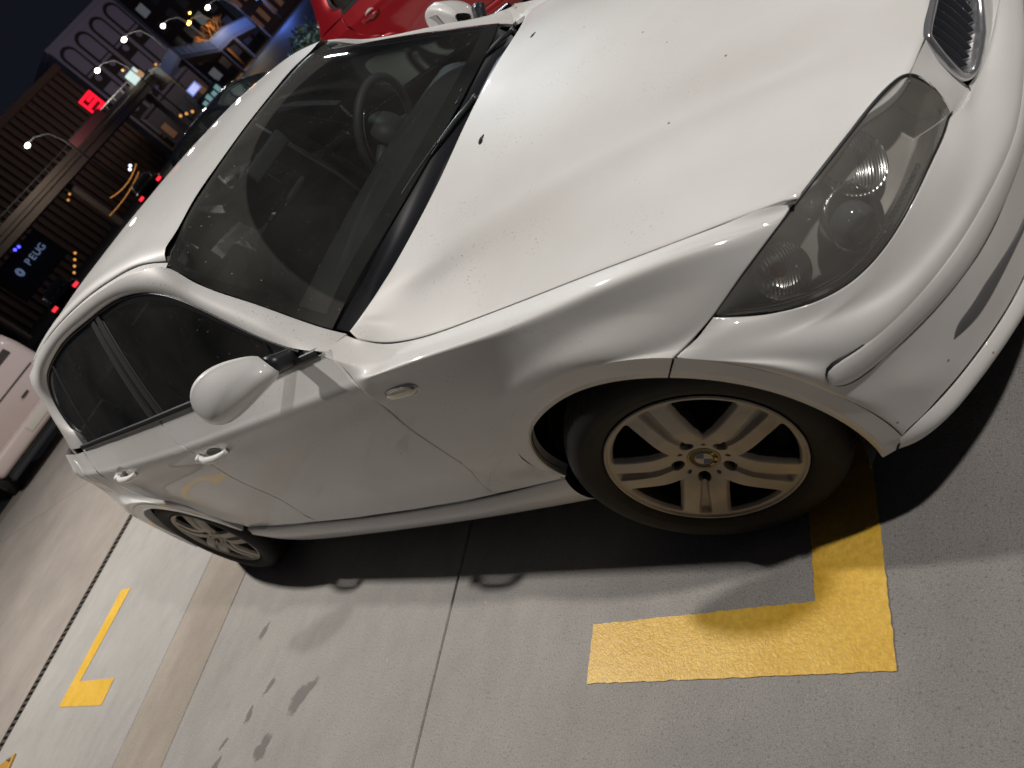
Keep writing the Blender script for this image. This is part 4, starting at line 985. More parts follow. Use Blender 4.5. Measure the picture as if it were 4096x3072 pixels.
def text_mesh(name, body, size, material, parent, extrude=.0004, align='CENTER', bold=False):
    cu = bpy.data.curves.new(name, 'FONT'); cu.body = body; cu.size = size; cu.extrude = extrude; cu.align_x = align; cu.align_y = 'CENTER'
    if bold: cu.offset = size * .018
    t = bpy.data.objects.new(name, cu); COL.objects.link(t); bpy.context.view_layer.update()
    me = bpy.data.meshes.new_from_object(t.evaluated_get(bpy.context.evaluated_depsgraph_get()))
    bpy.data.objects.remove(t); me.materials.clear(); me.materials.append(material)
    o = bpy.data.objects.new(name, me); return link(o, parent)
M['cap_black'] = mat('cap_black', (.012, .012, .013), .35); M['cap_white'] = mat('cap_white', (.50, .47, .40), .4); M['cap_blue'] = mat('cap_blue', (.03, .07, .25), .4); M['cap_gold'] = mat('cap_gold', (.50, .40, .20), .35, .5)
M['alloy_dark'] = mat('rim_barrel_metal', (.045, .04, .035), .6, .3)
M['bolt'] = mat('bolt_steel', (.10, .09, .075), .5, .6); M['disc'] = mat('brake_disc', (.05, .045, .04), .5, .7)
def hub_cap(parent):
    b = MB(); a = np.linspace(0, 2 * np.pi, 64, endpoint=False)
    b.grid(np.array([np.stack([r_ * np.cos(a), np.full(64, y_), r_ * np.sin(a)], 1) for r_, y_ in ((.0345, .012), (.0345, .0035), (.0325, .0020), (.0312, .0026), (.0190, .0022), (.001, .0018))]), closed_u=True, flip=False)
    cap = b.build('hub_cap', M['cap_black'], parent)
    q = MB(); q.grid(np.array([np.stack([r_ * np.cos(a), np.full(64, y_), r_ * np.sin(a)], 1) for r_, y_ in ((.0345, .0030), (.0338, .0012), (.0326, .0010), (.0318, .0024))]), closed_u=True); q.grid(np.array([np.stack([r_ * np.cos(a), np.full(64, y_), r_ * np.sin(a)], 1) for r_, y_ in ((.0198, .0022), (.0196, .0010), (.0186, .0010), (.0184, .0020))]), closed_u=True); q.build('cap_ring', M['cap_gold'], cap)
    for k in range(4):
        s_ = MB(); t0 = math.radians(-122 + 90 * k); aa = np.linspace(t0, t0 + math.pi / 2, 16); rows = [np.stack([r_ * np.cos(aa), np.full(16, .0012), r_ * np.sin(aa)], 1) for r_ in (.0002, .0185)]; s_.grid(np.array(rows)); s_.build('cap_quadrant', M['cap_blue'] if k % 2 == 0 else M['cap_white'], cap)
    for ch, ang in (('B', 13), ('M', -32), ('W', -77)):
        t = text_mesh('cap_letter', ch, .0125, M['cap_gold'], cap, .0003, bold=True); an = math.radians(ang)
        t.location = (.0256 * math.cos(an), .0008, .0256 * math.sin(an)); rot = Matrix.Rotation(math.radians(90), 4, 'X'); t.rotation_euler = (Matrix.Rotation(-(an - math.pi / 2), 4, 'Y') @ rot).to_euler()
    return cap
def make_wheel():
    t = empty('wheel', parent=car)
    tyre_mb().build('tyre', M['rubber'], t)
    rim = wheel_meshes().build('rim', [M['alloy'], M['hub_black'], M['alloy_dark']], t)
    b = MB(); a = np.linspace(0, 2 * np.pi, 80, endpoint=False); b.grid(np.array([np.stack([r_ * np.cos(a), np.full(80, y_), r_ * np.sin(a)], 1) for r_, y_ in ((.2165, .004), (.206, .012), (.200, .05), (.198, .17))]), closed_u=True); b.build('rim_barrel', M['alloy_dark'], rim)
    b = MB(); b.grid(np.array([np.stack([r_ * np.cos(a), np.full(80, y_), r_ * np.sin(a)], 1) for r_, y_ in ((.146, .085), (.146, .075), (.08, .075), (.07, .05), (.01, .05))]), closed_u=True); b.build('brake_disc', M['disc'], rim)
    for k in range(5):
        an = math.radians(-121.5 + 72 * k); c = MB(); h6 = np.linspace(0, 2 * np.pi, 6, endpoint=False)
        c.grid(np.array([np.stack([.060 * math.cos(an) + r_ * np.cos(h6), np.full(6, y_), .060 * math.sin(an) + r_ * np.sin(h6)], 1) for r_, y_ in ((.0085, .034), (.0085, .020), (.001, .0195))]), closed_u=True); c.build('wheel_bolt', M['bolt'], rim)
    hub_cap(rim); return t
wh = make_wheel(); wh.location = (.0120, -.853, .3155); wh.rotation_euler = (0, 0, math.radians(12.4))
wr = copy_tree(wh, car); wr.location = (-2.66, -.842, .3155); wr.rotation_euler = (0, math.radians(31), 0)
for q_, x_, a_ in ((1, 0, math.radians(180 + 12.4)), (2, -2.66, math.pi)):
    z_ = copy_tree(wh, car); z_.location = (x_, .853, .3155); z_.rotation_euler = (0, 0, a_)

# ------------------------------------------------------------------ wipers
def wiper(P0, P1, piv, k_=.55):
    """blade from P0 (free end) to P1, arm from the pivot along it"""
    b = MB(); a = np.array(P0, float); c = np.array(P1, float); n = 16; lift = np.array([.3, 0, .9])
    L = [a * (1 - t) + c * t + lift * .006 for t in np.linspace(0, 1, n)]; b.tube(L, .0035, 6); o = b.build('wiper', M['black_plastic'], car)
    s = MB(); Ls = [a * (1 - t) + c * t + lift * (.010 + .008 * math.sin(math.pi * t)) for t in np.linspace(.12, .95, n)]; s.tube(Ls, [.0028] * 6 + [.004] * 4 + [.0028] * 6, 6); s.build('wiper_spine', M['black_plastic'], o)
    arm = MB(); p = np.array(piv, float); m_ = a * (1 - k_) + c * k_ + lift * .018; arm.tube([p, p * .75 + m_ * .25 + lift * .006, p * .3 + m_ * .7 + lift * .004, m_], [.0075, .0075, .005, .0035], 8); arm.tube([p - np.array([0, 0, .02]), p + np.array([0, 0, .008])], [.011, .010], 12); arm.build('wiper_arm', M['black_plastic'], o)
wiper((-.648, -.490, .980), (-.535, -.150, .994), (-.492, .02, .985), .35); wiper((-.538, .0, 1.004), (-.640, .53, .968), (-.560, .46, .955), .35)
# ------------------------------------------------------------------ cabin
M['seat'] = mat('charcoal_fabric', (.26, .27, .26), .9); M['trim'] = mat('dash_plastic', (.05, .052, .052), .6); M['silver'] = mat('satin_silver', (.55, .55, .56), .25, .9)
M['belt'] = mat('grey_webbing', (.30, .29, .27), .8)
M['cream'] = mat('headliner', (.20, .19, .175), .9)
db = MB(); dg = grid([[(-.84, -.62, .89), (-.64, 0, .950), (-.84, .62, .89)], [(-.92, -.64, .925), (-.78, 0, .975), (-.92, .64, .925)], [(-1.10, -.67, .935), (-1.06, 0, .972), (-1.10, .67, .935)], [(-1.15, -.69, .87), (-1.12, 0, .90), (-1.15, .69, .87)], [(-1.10, -.71, .55), (-1.08, 0, .55), (-1.10, .71, .55)]], 50, 40)
db.grid(dg); dash = db.build('dashboard', M['trim'], car)
rbox('centre_vent', (-1.09, 0, .93), (.05, .26, .07), M['trim'], dash, .012, (0, -.25, 0))
def seat(x, y):
    s_ = empty('front_seat', (x, y, .25), parent=car)
    rbox('seat_cushion', (0, 0, .12), (.52, .50, .16), M['seat'], s_, .05)
    rbox('seat_backrest', (-.30, 0, .45), (.15, .49, .62), M['seat'], s_, .055, (0, -.33, 0))
    rbox('headrest', (-.44, 0, .85), (.095, .27, .19), M['seat'], s_, .04, (0, -.25, 0))
    b = MB(); b.tube([(-.40, -.07, .70), (-.43, -.07, .82)], .007); b.tube([(-.40, .07, .70), (-.43, .07, .82)], .007); b.build('headrest_post', M['silver'], s_)
    return s_
seat(-1.62, -.36); seat(-1.62, .36)
rbox('rear_bench', (-2.45, 0, .38), (.50, 1.25, .20), M['seat'], car, .06); rbox('rear_backrest', (-2.78, 0, .68), (.16, 1.25, .56), M['seat'], car, .06, (0, -.35, 0))
for y in (-.36, .36): rbox('rear_headrest', (-2.90, y, 1.00), (.10, .25, .15), M['seat'], car, .04, (0, -.2, 0))
sw_ = MB(); a = np.linspace(0, 2 * np.pi, 48); tilt = math.radians(28)
def swp(r_, an, d=0): return (-1.19 + .0 - math.cos(tilt) * d + r_ * math.sin(an) * math.sin(tilt),   .37 + r_ * math.cos(an), .975 + r_ * math.sin(an) * math.cos(tilt) - math.sin(tilt) * d)
sw_.tube([swp(.185, q) for q in a], .0155, 10, cap=False); steer = sw_.build('steering_wheel', M['trim'], car)
b = MB(); b.tube([swp(.0, 0, -.02), swp(0, 0, .02)], [.075, .068], 20)
for an in (math.radians(200), math.radians(-20), math.radians(-90)): b.tube([swp(.04, an), swp(.18, an)], [.022, .013], 8)
b.build('wheel_hub', M['trim'], steer)
b = MB(); b.tube([swp(.150, q, -.012) for q in np.linspace(math.radians(-60), math.radians(60), 20)], .0035, 6); b.tube([swp(.150, q, -.012) for q in np.linspace(math.radians(120), math.radians(240), 20)], .0035, 6); b.build('wheel_trim', M['silver'], steer)
# rear-view mirror, belts, glints of trim
b = MB(); b.box((-1.30, 0, 1.245), (.03, .23, .062)); o_ = b.build('rear_view_mirror', M['trim'], car); mod_weld_bevel(o_, .012, 3, weld=0)
for y in (-.68, .68):
    b = MB(); P = np.array([(-1.86, y * .88, 1.20), (-1.84, y * .97, .95), (-1.80, y * 1.02, .6)]); q = spl(P, 12); b.grid(np.array([q + [-.024, 0, 0], q + [.024, 0, 0]])); b.build('seat_belt', M['belt'], car)
for y in (-.60, .60):
    b = MB(); b.tube([(-1.88, y, .3), (-1.90, y * .99, .9), (-1.96, y * .90, 1.30)], [.06, .055, .045], 10); b.build('cabin_pillar', M['trim'], car)
b = MB(); b.box((-1.88, 0, .17), (2.6, 1.4, .06)); b.build('cabin_floor', M['trim'], car)
b = MB(); hg = GR.copy(); b.grid(hg - np.array([0, 0, .02])); b.build('headliner', M['cream'], car)
# ------------------------------------------------------------------ ground
GA = math.radians(6.6)               # slot lines are turned this much against the car
def gp(x, y, z=0.0):
    """point of the slot frame (origin = outer corner of the near yellow bracket)"""
    c, s = math.cos(GA), math.sin(GA); return (.307 + x * c - y * s, -1.184 + x * s + y * c, z)
def ground_mat(name, c1, c2, c3, speck=True):
    m = mat(name, c1, .62, spec=.35)
    n1 = noise(m, .9, 6, .62); r1 = ramp(m, n1.outputs[0], [(.34, c2), (.66, c1)])
    n2 = noise(m, 11, 5, .65, stretch=(1, .5, 1)); r2 = ramp(m, n2.outputs[0], [(.3, (.90, .90, .90)), (.72, (1.05, 1.05, 1.04))])
    c = mix(m, 1.0, r1.outputs[0], r2.outputs[0], 'MULTIPLY')
    n3 = noise(m, 150, 3, .6); r3 = ramp(m, n3.outputs[0], [(.30, (.50, .50, .51)), (.44, (1, 1, 1)), (.62, (1, 1, 1)), (.72, (1.45, 1.43, 1.40))])
    c = mix(m, .8, c, r3.outputs[0], 'MULTIPLY')
    n4 = noise(m, 420, 2, .5); r4 = ramp(m, n4.outputs[0], [(.28, (.58, .58, .58)), (.5, (1, 1, 1)), (.72, (1.38, 1.38, 1.38))]); c = mix(m, .9, c, r4.outputs[0], 'MULTIPLY')
    if speck:
        v = nd(m, 'ShaderNodeTexVoronoi'); v.inputs['Scale'].default_value = 9.5; tc = nd(m, 'ShaderNodeTexCoord'); lk(m, tc.outputs['Object'], v.inputs['Vector'])
        vr = ramp(m, v.outputs['Distance'], [(0, (1, 1, 1)), (.024, (1, 1, 1)), (.034, (0, 0, 0))]); vc = nd(m, 'ShaderNodeSeparateColor'); lk(m, v.outputs['Color'], vc.inputs[0]); vg = ramp(m, vc.outputs[0], [(.55, (0, 0, 0)), (.56, (1, 1, 1))])
        k = mix(m, 1.0, vr.outputs[0], vg.outputs[0], 'MULTIPLY'); c = mix(m, k, c, (.62, .60, .55))
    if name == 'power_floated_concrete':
        # the concrete of this bay darkens towards the front, with a ragged edge
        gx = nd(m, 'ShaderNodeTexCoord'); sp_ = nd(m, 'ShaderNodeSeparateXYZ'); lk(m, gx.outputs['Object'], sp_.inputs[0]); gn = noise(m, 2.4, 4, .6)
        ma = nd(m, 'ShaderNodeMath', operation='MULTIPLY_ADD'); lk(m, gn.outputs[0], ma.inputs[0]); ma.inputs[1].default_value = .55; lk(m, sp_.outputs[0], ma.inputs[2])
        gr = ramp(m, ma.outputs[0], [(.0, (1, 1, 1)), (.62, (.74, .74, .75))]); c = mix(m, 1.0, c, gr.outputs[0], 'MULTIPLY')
    lk(m, c, bsdf(m).inputs['Base Color'])
    bump(m, n3.outputs[0], .5, .0035)
    return m
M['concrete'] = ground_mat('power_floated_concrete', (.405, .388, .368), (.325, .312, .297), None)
M['concrete_dark'] = ground_mat('coarse_dark_concrete', (.245, .235, .222), (.185, .178, .170), None)
M['concrete_brown'] = ground_mat('brown_concrete', (.385, .335, .285), (.300, .262, .222), None, False)
M['concrete_pink'] = ground_mat('far_concrete', (.37, .325, .29), (.28, .25, .225), None, False)
M['asphalt'] = ground_mat('asphalt', (.050, .050, .052), (.035, .035, .037), None, False)
M['joint'] = mat('dark_joint', (.035, .032, .028), .9)  # dark bed showing between the slabs
def sheet(name, pts, z, material, kind='structure', label=None, sub=0):
    V = [(p[0], p[1], z) for p in pts]; o = mesh_obj(name, V, [tuple(range(len(V)))], material, None, False); o['kind'] = kind; return o
# base ground reaches the horizon
sheet('ground', [(-320, -320), (320, -320), (320, 320), (-320, 320)], -.16, M['asphalt'])
# slab bays of the parking deck, each its own slab with recessed joints between
def slab(x0, x1, y0, y1, material, name='concrete_slab', rot=None, b=.004):
    x0 += .0025; x1 -= .0025; y0 += .0025; y1 -= .0025
    ps = [gpj(x0, y0), gpj(x1, y0), gpj(x1, y1), gpj(x0, y1)]; ins = [gpj(x0 + b, y0 + b), gpj(x1 - b, y0 + b), gpj(x1 - b, y1 - b), gpj(x0 + b, y1 - b)]
    V = [(*p[:2], -.05) for p in ps] + [(*p[:2], -.004) for p in ps] + [(*p[:2], 0) for p in ins]
    F = [(i, (i + 1) % 4, 4 + (i + 1) % 4, 4 + i) for i in range(4)] + [(4 + i, 4 + (i + 1) % 4, 8 + (i + 1) % 4, 8 + i) for i in range(4)] + [(8, 9, 10, 11)]
    o = mesh_obj(name, V, F, material, pav, False); return o
JA = math.radians(10.3)              # direction of the joint that crosses the bay
def gpj(x, y):
    c, s = math.cos(JA), math.sin(JA); return (-1.056 + x * c - y * s, -1.544 + x * s + y * c)
pav = empty('pavement', (0, 0, 0)); pav['kind'] = 'structure'
ys = [-14.0, 3.2, 9.5, 16]
for i in range(3):
    slab(0, 4.6, ys[i], ys[i + 1], M['concrete']); slab(4.6, 9.2, ys[i], ys[i + 1], M['concrete']); slab(9.2, 15, ys[i], ys[i + 1], M['concrete'])
    slab(-1.735, 0, ys[i], ys[i + 1], M['concrete'])
    slab(-2.29, -1.735, ys[i], ys[i + 1], M['concrete_brown'])
    slab(-4.33, -2.29, ys[i], ys[i + 1], M['concrete'])
    slab(-11.5, -4.455, ys[i], ys[i + 1], M['concrete_pink'])
b = MB(); ps = [gpj(-11.6, -14.1), gpj(15.1, -14.1), gpj(15.1, 16.1), gpj(-11.6, 16.1)]; b.add([(*p, -.03) for p in ps] + [(*p, -.15) for p in ps], [(0, 1, 2, 3), (0, 4, 5, 1), (1, 5, 6, 2), (2, 6, 7, 3), (3, 7, 4, 0)]); b.build('joint_bed', M['joint'], pav, False)
# slotted drain channel
drain = empty('drain_channel', (0, 0, 0)); tag(drain, 'long narrow slotted drain grating crossing the concrete behind the white hatchback', 'drain')
M['drain'] = mat('worn_steel_grate', (.10, .088, .075), .6, .5)
b = MB()
for e0, e1 in ((-4.452, -4.440), (-4.345, -4.333)):
    c_ = [gpj(e0, -3.2), gpj(e1, -3.2), gpj(e1, 7), gpj(e0, 7)]; b.add([(*p, -.002) for p in c_] + [(*p, -.03) for p in c_], [(0, 1, 2, 3), (0, 4, 5, 1), (1, 5, 6, 2), (2, 6, 7, 3), (3, 7, 4, 0)])
b.build('drain_rim', M['drain'], drain, False)
bar_me = None
for k in range(150):
    y_ = -2.2 + k * .042
    if bar_me is None:
        b = MB(); b.box((0, 0, -.010), (.094, .020, .014)); o_ = b.build('grate_bar', M['drain'], drain, False); bar_me = o_.data
    else: o_ = bpy.data.objects.new('grate_bar', bar_me); link(o_, drain)
    p = gpj(-4.392, y_); o_.location = (p[0], p[1], 0); o_.rotation_euler = (0, 0, JA)
# yellow bracket marks
M['yellow'] = mat('yellow_road_paint', (.62, .36, .045), .34, spec=.5)
_m = M['yellow']; n1 = noise(_m, 5, 5, .6); r1 = ramp(_m, n1.outputs[0], [(.35, (.78, .47, .055)), (.7, (.88, .57, .10))])
n2 = noise(_m, 60, 5, .7); r2 = ramp(_m, n2.outputs[0], [(.40, (.75, .73, .70)), (.58, (1, 1, 1)), (.8, (1.1, 1.1, 1.2))]); lk(_m, mix(_m, .55, r1.outputs[0], r2.outputs[0], 'MULTIPLY'), bsdf(_m).inputs['Base Color']); n3 = noise(_m, 130, 4, .6); bump(_m, n3.outputs[0], .45, .004)
def bracket(outline, name='yellow_marking'):
    rnd = random.Random(3); V = []
    n = len(outline)
    for i in range(n):
        a_, c_ = np.array(outline[i], float), np.array(outline[(i + 1) % n], float); L_ = np.linalg.norm(c_ - a_); k = max(2, int(L_ / .012)); t_ = (c_ - a_) / L_; nn = np.array([-t_[1], t_[0]])
        for q in range(k): V.append(tuple(a_ + (c_ - a_) * q / k + (nn * rnd.uniform(-.0016, .0016) if q else 0)))
    o = mesh_obj(name, [(x, y, .0025) for x, y in V], [tuple(range(len(V)))], M['yellow'], pav, False); return o
bracket([(.307, -1.184), (.150, -.20), (-.02, -.20), (.128, -1.042), (-.494, -1.103), (-.465, -1.260)])
bracket([(-4.681, -1.686), (-3.952, -1.613), (-3.988, -1.464), (-4.563, -1.521), (-4.653, -.908), (-4.829, -.917)])
# oil and water stains
M['stain'] = mat('damp_stain', (.19, .175, .165), .55)
_m = M['stain']; at_ = nd(_m, 'ShaderNodeAttribute', attribute_name='wet'); n1 = noise(_m, 38, 4, .65); ma = nd(_m, 'ShaderNodeMath', operation='MULTIPLY_ADD'); lk(_m, n1.outputs[0], ma.inputs[0]); ma.inputs[1].default_value = 1.1; lk(_m, at_.outputs['Fac'], ma.inputs[2])
r1 = ramp(_m, ma.outputs[0], [(.62, (0, 0, 0)), (1.0, (.62, .62, .62))]); lk(_m, r1.outputs[0], bsdf(_m).inputs['Alpha'])
def stain(cx, cy, rx, ry, rot, seed, name='damp_stain'):
    rnd = random.Random(seed); n = 48; ph = [rnd.uniform(0, 6.28) for _ in range(6)]; V = [(cx, cy, .0014)]; A = [.62]
    for q, al in ((.35, .60), (.7, .45), (1.0, .12), (1.3, -.35)):
        for k in range(n):
            a_ = 2 * math.pi * k / n; r_ = (1 + .22 * math.sin(2 * a_ + ph[0]) + .16 * math.sin(3 * a_ + ph[1]) + .10 * math.sin(5 * a_ + ph[2])) * q
            x, y = rx * r_ * math.cos(a_), ry * r_ * math.sin(a_); V.append((cx + x * math.cos(rot) - y * math.sin(rot), cy + x * math.sin(rot) + y * math.cos(rot), .0014)); A.append(al)
    F = [(0, 1 + k, 1 + (k + 1) % n) for k in range(n)]
    for ring in range(3): F += [(1 + ring * n + k, 1 + (ring + 1) * n + k, 1 + (ring + 1) * n + (k + 1) % n, 1 + ring * n + (k + 1) % n) for k in range(n)]
    o = mesh_obj(name, V, F, M['stain'], pav, False); at = o.data.attributes.new('wet', 'FLOAT', 'POINT'); at.data.foreach_set('value', A); return o
# scattered damp marks beside the car
for i_, (x_, y_, a_, b_, r_) in enumerate([(-1.98, -1.60, .05, .045, .2), (-1.86, -1.40, .035, .105, -.55), (-2.28, -1.72, .05, .03, 1.2), (-2.20, -1.50, .035, .02, 1.4), (-2.14, -1.38, .05, .014, 1.2), (-2.30, -1.62, .028, .014, 1.2), (-2.42, -1.16, .05, .02, 1.3), (-2.05, -1.73, .03, .016, 1.1), (-1.25, -1.68, .04, .05, .2)]): stain(x_, y_, a_, b_, r_, 20 + i_)
# tyre print of dusty tread blocks at the right
b = MB(); rp = random.Random(4)
for i_ in range(9):
    for j_ in range(3):
        x_, y_ = .560 + .030 * i_ + rp.uniform(-.004, .004), -.905 + .028 * j_ + .012 * i_ + rp.uniform(-.004, .004); s_ = rp.uniform(.006, .010); b.add([(x_ - s_, y_ - .004, .0014), (x_ + s_, y_ - .006, .0014), (x_ + s_ * .8, y_ + .005, .0014), (x_ - s_, y_ + .004, .0014)], [(0, 1, 2, 3)])
tp_ = b.build('tyre_print', mat('tyre_dust', (.10, .095, .09), .8), pav, False); tp_['kind'] = 'stuff'
# ------------------------------------------------------------------ things around the car
def recolour(root, src, dst):
    for ch in [root] + [c for c in root.children_recursive]:
        if ch.type == 'MESH':
            for k, s_ in enumerate(ch.material_slots):
                if s_.material == src: s_.link = 'OBJECT'; s_.material = dst
M['red'] = mat('red_metallic', (.30, .006, .012), .36, .35, coat=1, coat_rough=.05)
M['van'] = mat('van_white', (.50, .40, .38), .45, coat=.4)
M['darkcar'] = mat('dark_blue_paint', (.012, .014, .020), .35, coat=1)
M['lamp_white'] = mat('lamp_glow_white', (.9, .95, .9), .5, emit=(1.0, 1.0, .86), estr=12)
M['lamp_orange'] = mat('lamp_glow_orange', (.9, .6, .2), .5, emit=(1.0, .58, .12), estr=8)
M['pole'] = mat('galvanised_pole', (.32, .31, .28), .5, .4)
M['dull_pole'] = mat('weathered_pole', (.11, .105, .10), .7)
M['tail'] = mat('tail_light_glow', (.5, .01, .01), .4, emit=(1.0, .03, .05), estr=1.5)

# neighbouring hatchback, red
red = copy_tree(car); red.name = 'red_hatchback'; red.location = (-1.62, 5.05, 0); red.scale = (1.05, 1.05, 1.05); recolour(red, M['paint'], M['red'])
tag(red, 'red metallic hatchback parked in the next bay beyond the windscreen', 'car')
for k in ('label', 'category', 'group'): pass

# pale van, end-on, far left
def rounded_loft(rects, n=40, pw=5.0):
    """stack of superellipse sections: (x, yc, zc, hy, hz)"""
    rows = []
    for x, yc, zc, hy, hz in rects:
        a = np.linspace(0, 2 * np.pi, n, endpoint=False); rows.append(np.stack([np.full(n, x), yc + hy * np.sign(np.cos(a)) * abs(np.cos(a))**(2 / pw), zc + hz * np.sign(np.sin(a)) * abs(np.sin(a))**(2 / pw)], 1))
    return np.array(rows)
def simple_wheel(parent, loc, r=.32, wd=.2):
    b = MB(); a = np.linspace(0, 2 * np.pi, 32, endpoint=False)
    b.grid(np.array([np.stack([q * np.cos(a), np.full(32, y), q * np.sin(a)], 1) for q, y in ((r * .6, -wd / 2 + .02), (r * .9, -wd / 2), (r, -wd / 2 + .03), (r, wd / 2 - .03), (r * .9, wd / 2), (r * .6, wd / 2 - .02))]), closed_u=True); w_ = b.build('wheel', M['rubber'], parent)
    b = MB(); b.grid(np.array([np.stack([q * np.cos(a), np.full(32, y), q * np.sin(a)], 1) for q, y in ((.001, -wd / 2 + .025), (r * .58, -wd / 2 + .015), (r * .6, -wd / 2 + .02))]), closed_u=True); b.build('rim', M['alloy'], w_); w_.location = loc; return w_
def van(name, loc, rz, label, paintm, parked=True):
    t = empty(name, loc, rz); tag(t, label, 'van')
    b = MB(); G_ = rounded_loft([(-4.6, 0, 1.12, .86, .62), (-4.5, 0, 1.14, .92, .74), (-2.5, 0, 1.16, .94, .78), (-.9, 0, 1.14, .94, .76), (-.25, 0, 1.08, .93, .70), (-.06, 0, 1.02, .90, .62), (0, 0, .98, .82, .50)]); b.grid(G_, closed_u=True); b.F.append(tuple(range(40))); b.M.append(0); b.F.append(tuple(range(240, 280))); b.M.append(0)
    bd_ = b.build('body', paintm, t); auto_smooth(bd_, 50)
    rbox('bumper', (.02, 0, .47), (.24, 1.84, .26), paintm, t, .07); rbox('lower_skirt', (-.08, 0, .27), (.2, 1.7, .16), M['black_plastic'], t, .04)
    rbox('seam', (.012, 0, 1.00), (.012, 1.45, .016), M['gasket'], t, .002); rbox('number_plate', (.145, .1, .48), (.012, .5, .11), M['cap_white'], t, .003)
    rbox('screen', (-.03, 0, 1.50), (.03, 1.40, .44), M['side_glass'], t, .02, (0, -.14, 0))
    for y in (-.80, .80):
        rbox('lamp_cluster', (-.03, y, .86), (.06, .16, .30), M['lens_small'], t, .02)
        for x in (-.85, -3.7): simple_wheel(t, (x, y * 1.04, .33), .33)
    rbox('handle', (.018, .28, .80), (.02, .14, .03), M['black_plastic'], t, .004)
    return t
van('parked_van', (-12.1, 1.65, 0), math.radians(-4), 'pale pinkish white van cut by the left edge of the picture behind the hatchback', M['van'])
# dark car whose roof shows beyond the white roof
dark = copy_tree(car); dark.name = 'dark_hatchback'; dark.location = (-11.4, 9.6, -.1); dark.rotation_euler = (0, 0, math.radians(20)); recolour(dark, M['paint'], M['darkcar']); tag(dark, 'unlit dark car parked beyond the roof of the white hatchback', 'car')

# yellow bollard base in the bottom left corner
bo = empty('bollard', (-5.02, -2.17, 0)); tag(bo, 'yellow steel bollard with bolted base plate at the bottom left corner', 'bollard')
M['bollard'] = mat('scuffed_yellow_steel', (.45, .25, .04), .5, .2)
b = MB(); b.tube([(0, 0, .01), (0, 0, .9)], .057, 28); b.build('post', M['bollard'], bo); o_ = rbox('base_plate', (0, 0, .008), (.26, .26, .014), M['bollard'], bo, .004); o_.rotation_euler = (0, 0, .5)
for k in range(4):
    an = .5 + math.pi / 4 + k * math.pi / 2; b = MB(); b.tube([(.14 * math.cos(an), .14 * math.sin(an), .014), (.14 * math.cos(an), .14 * math.sin(an), .034)], .011, 6); b.build('anchor_bolt', M['pole'], bo)
b = MB(); b.tube([(0, 0, .55), (0, 0, .65)], .0585, 28, cap=False); b.build('reflective_band', M['black_plastic'], bo)

# ------------------------------------------------------------------ the street beyond: bearings from the car park, real sizes
BX, BY = .99, -1.74
def far(az, dist, z=0.0): a = math.radians(az); return np.array([BX + dist * math.cos(a), BY + dist * math.sin(a), z])
def zel(dist, el): return 1.51 + dist * math.tan(math.radians(el))
# road
V = [far(110, 30), far(110, 300), far(175, 300), far(175, 30)]
road = mesh_obj('road', [(v[0], v[1], -.155) for v in V], [(0, 1, 2, 3)], mat('road_asphalt', (.035, .035, .037), .55), None, False); road['kind'] = 'structure'
M['brown'] = mat('brown_cladding', (.12, .072, .058), .8); M['facade'] = mat('pale_facade', (.42, .42, .60), .7); M['facade_dark'] = mat('facade_recess', (.05, .045, .05), .7); M['beam'] = mat('bridge_concrete', (.30, .225, .175), .75)
M['dimwin'] = mat('dim_window', (.10, .11, .14), .2)
def wall_box(mb, a, b_, z0, z1, th, mi=0, off=0.0):
    """upright slab from plan point a to b_, thickness th behind its face"""
    a = np.array(a[:2]); b_ = np.array(b_[:2]); t = (b_ - a) / np.linalg.norm(b_ - a); n = np.array([-t[1], t[0]])
    if n @ (np.array([BX, BY]) - a) < 0: n = -n
    a = a + n * off; b_ = b_ + n * off; P = [a, b_, b_ - n * th, a - n * th]
    V = [(*p, z0) for p in P] + [(*p, z1) for p in P]; mb.add(V, [(0, 1, 5, 4), (1, 2, 6, 5), (2, 3, 7, 6), (3, 0, 4, 7), (4, 5, 6, 7), (3, 2, 1, 0)], mi); return t, n
# pale office block with arched bays
D_ = 118
ob = empty('office_block', far(144.5, D_)); tag(ob, 'pale office block with tall arched window bays and round windows above the footbridge', 'building')
def local(root, mb, name, material, parent=None, smooth=False):
    l = root.location; mb.V = [(v[0] - l.x, v[1] - l.y, v[2] - l.z) for v in mb.V]; return mb.build(name, material, parent or root, smooth)
A_, B_ = far(146.5, D_), far(141.6, D_ + 5); top_ = zel(D_, 7.5)
b = MB(); wall_box(b, A_, B_, -1, top_, 14); local(ob, b, 'wall', M['facade'])
b = MB(); wall_box(b, A_ - (B_ - A_) * .03, B_ + (B_ - A_) * .03, top_, top_ + .5, 15, off=.4); local(ob, b, 'roof_edge', M['facade'])
T_ = (B_ - A_)[:2]; W_ = np.linalg.norm(T_); T_ = T_ / W_; N_ = np.array([-T_[1], T_[0]]); N_ = N_ if N_ @ (np.array([BX, BY]) - A_[:2]) > 0 else -N_
def fpt(s, z, off): p = A_[:2] + T_ * s + N_ * off; return (p[0], p[1], z)
def arch_poly(s0, s1, z0, z1, off, n=10, rnd=True):
    r = (s1 - s0) / 2; P = [fpt(s0, z0, off), fpt(s1, z0, off)]
    if rnd: P += [fpt((s0 + s1) / 2 + r * math.cos(a), z1 - r + r * math.sin(a), off) for a in np.linspace(0, math.pi, n)]
    else: P += [fpt(s1, z1, off), fpt(s0, z1, off)]
    return P
def plate(mb, P, th):
    n = len(P); P = np.array(P); B = P - np.array([N_[0], N_[1], 0]) * th; o = len(mb.V); mb.V += [tuple(p) for p in P] + [tuple(p) for p in B]
    mb.F.append(tuple(o + i for i in range(n))); mb.M.append(0)
    for i in range(n): mb.F.append((o + i, o + (i + 1) % n, o + n + (i + 1) % n, o + n + i)); mb.M.append(0)
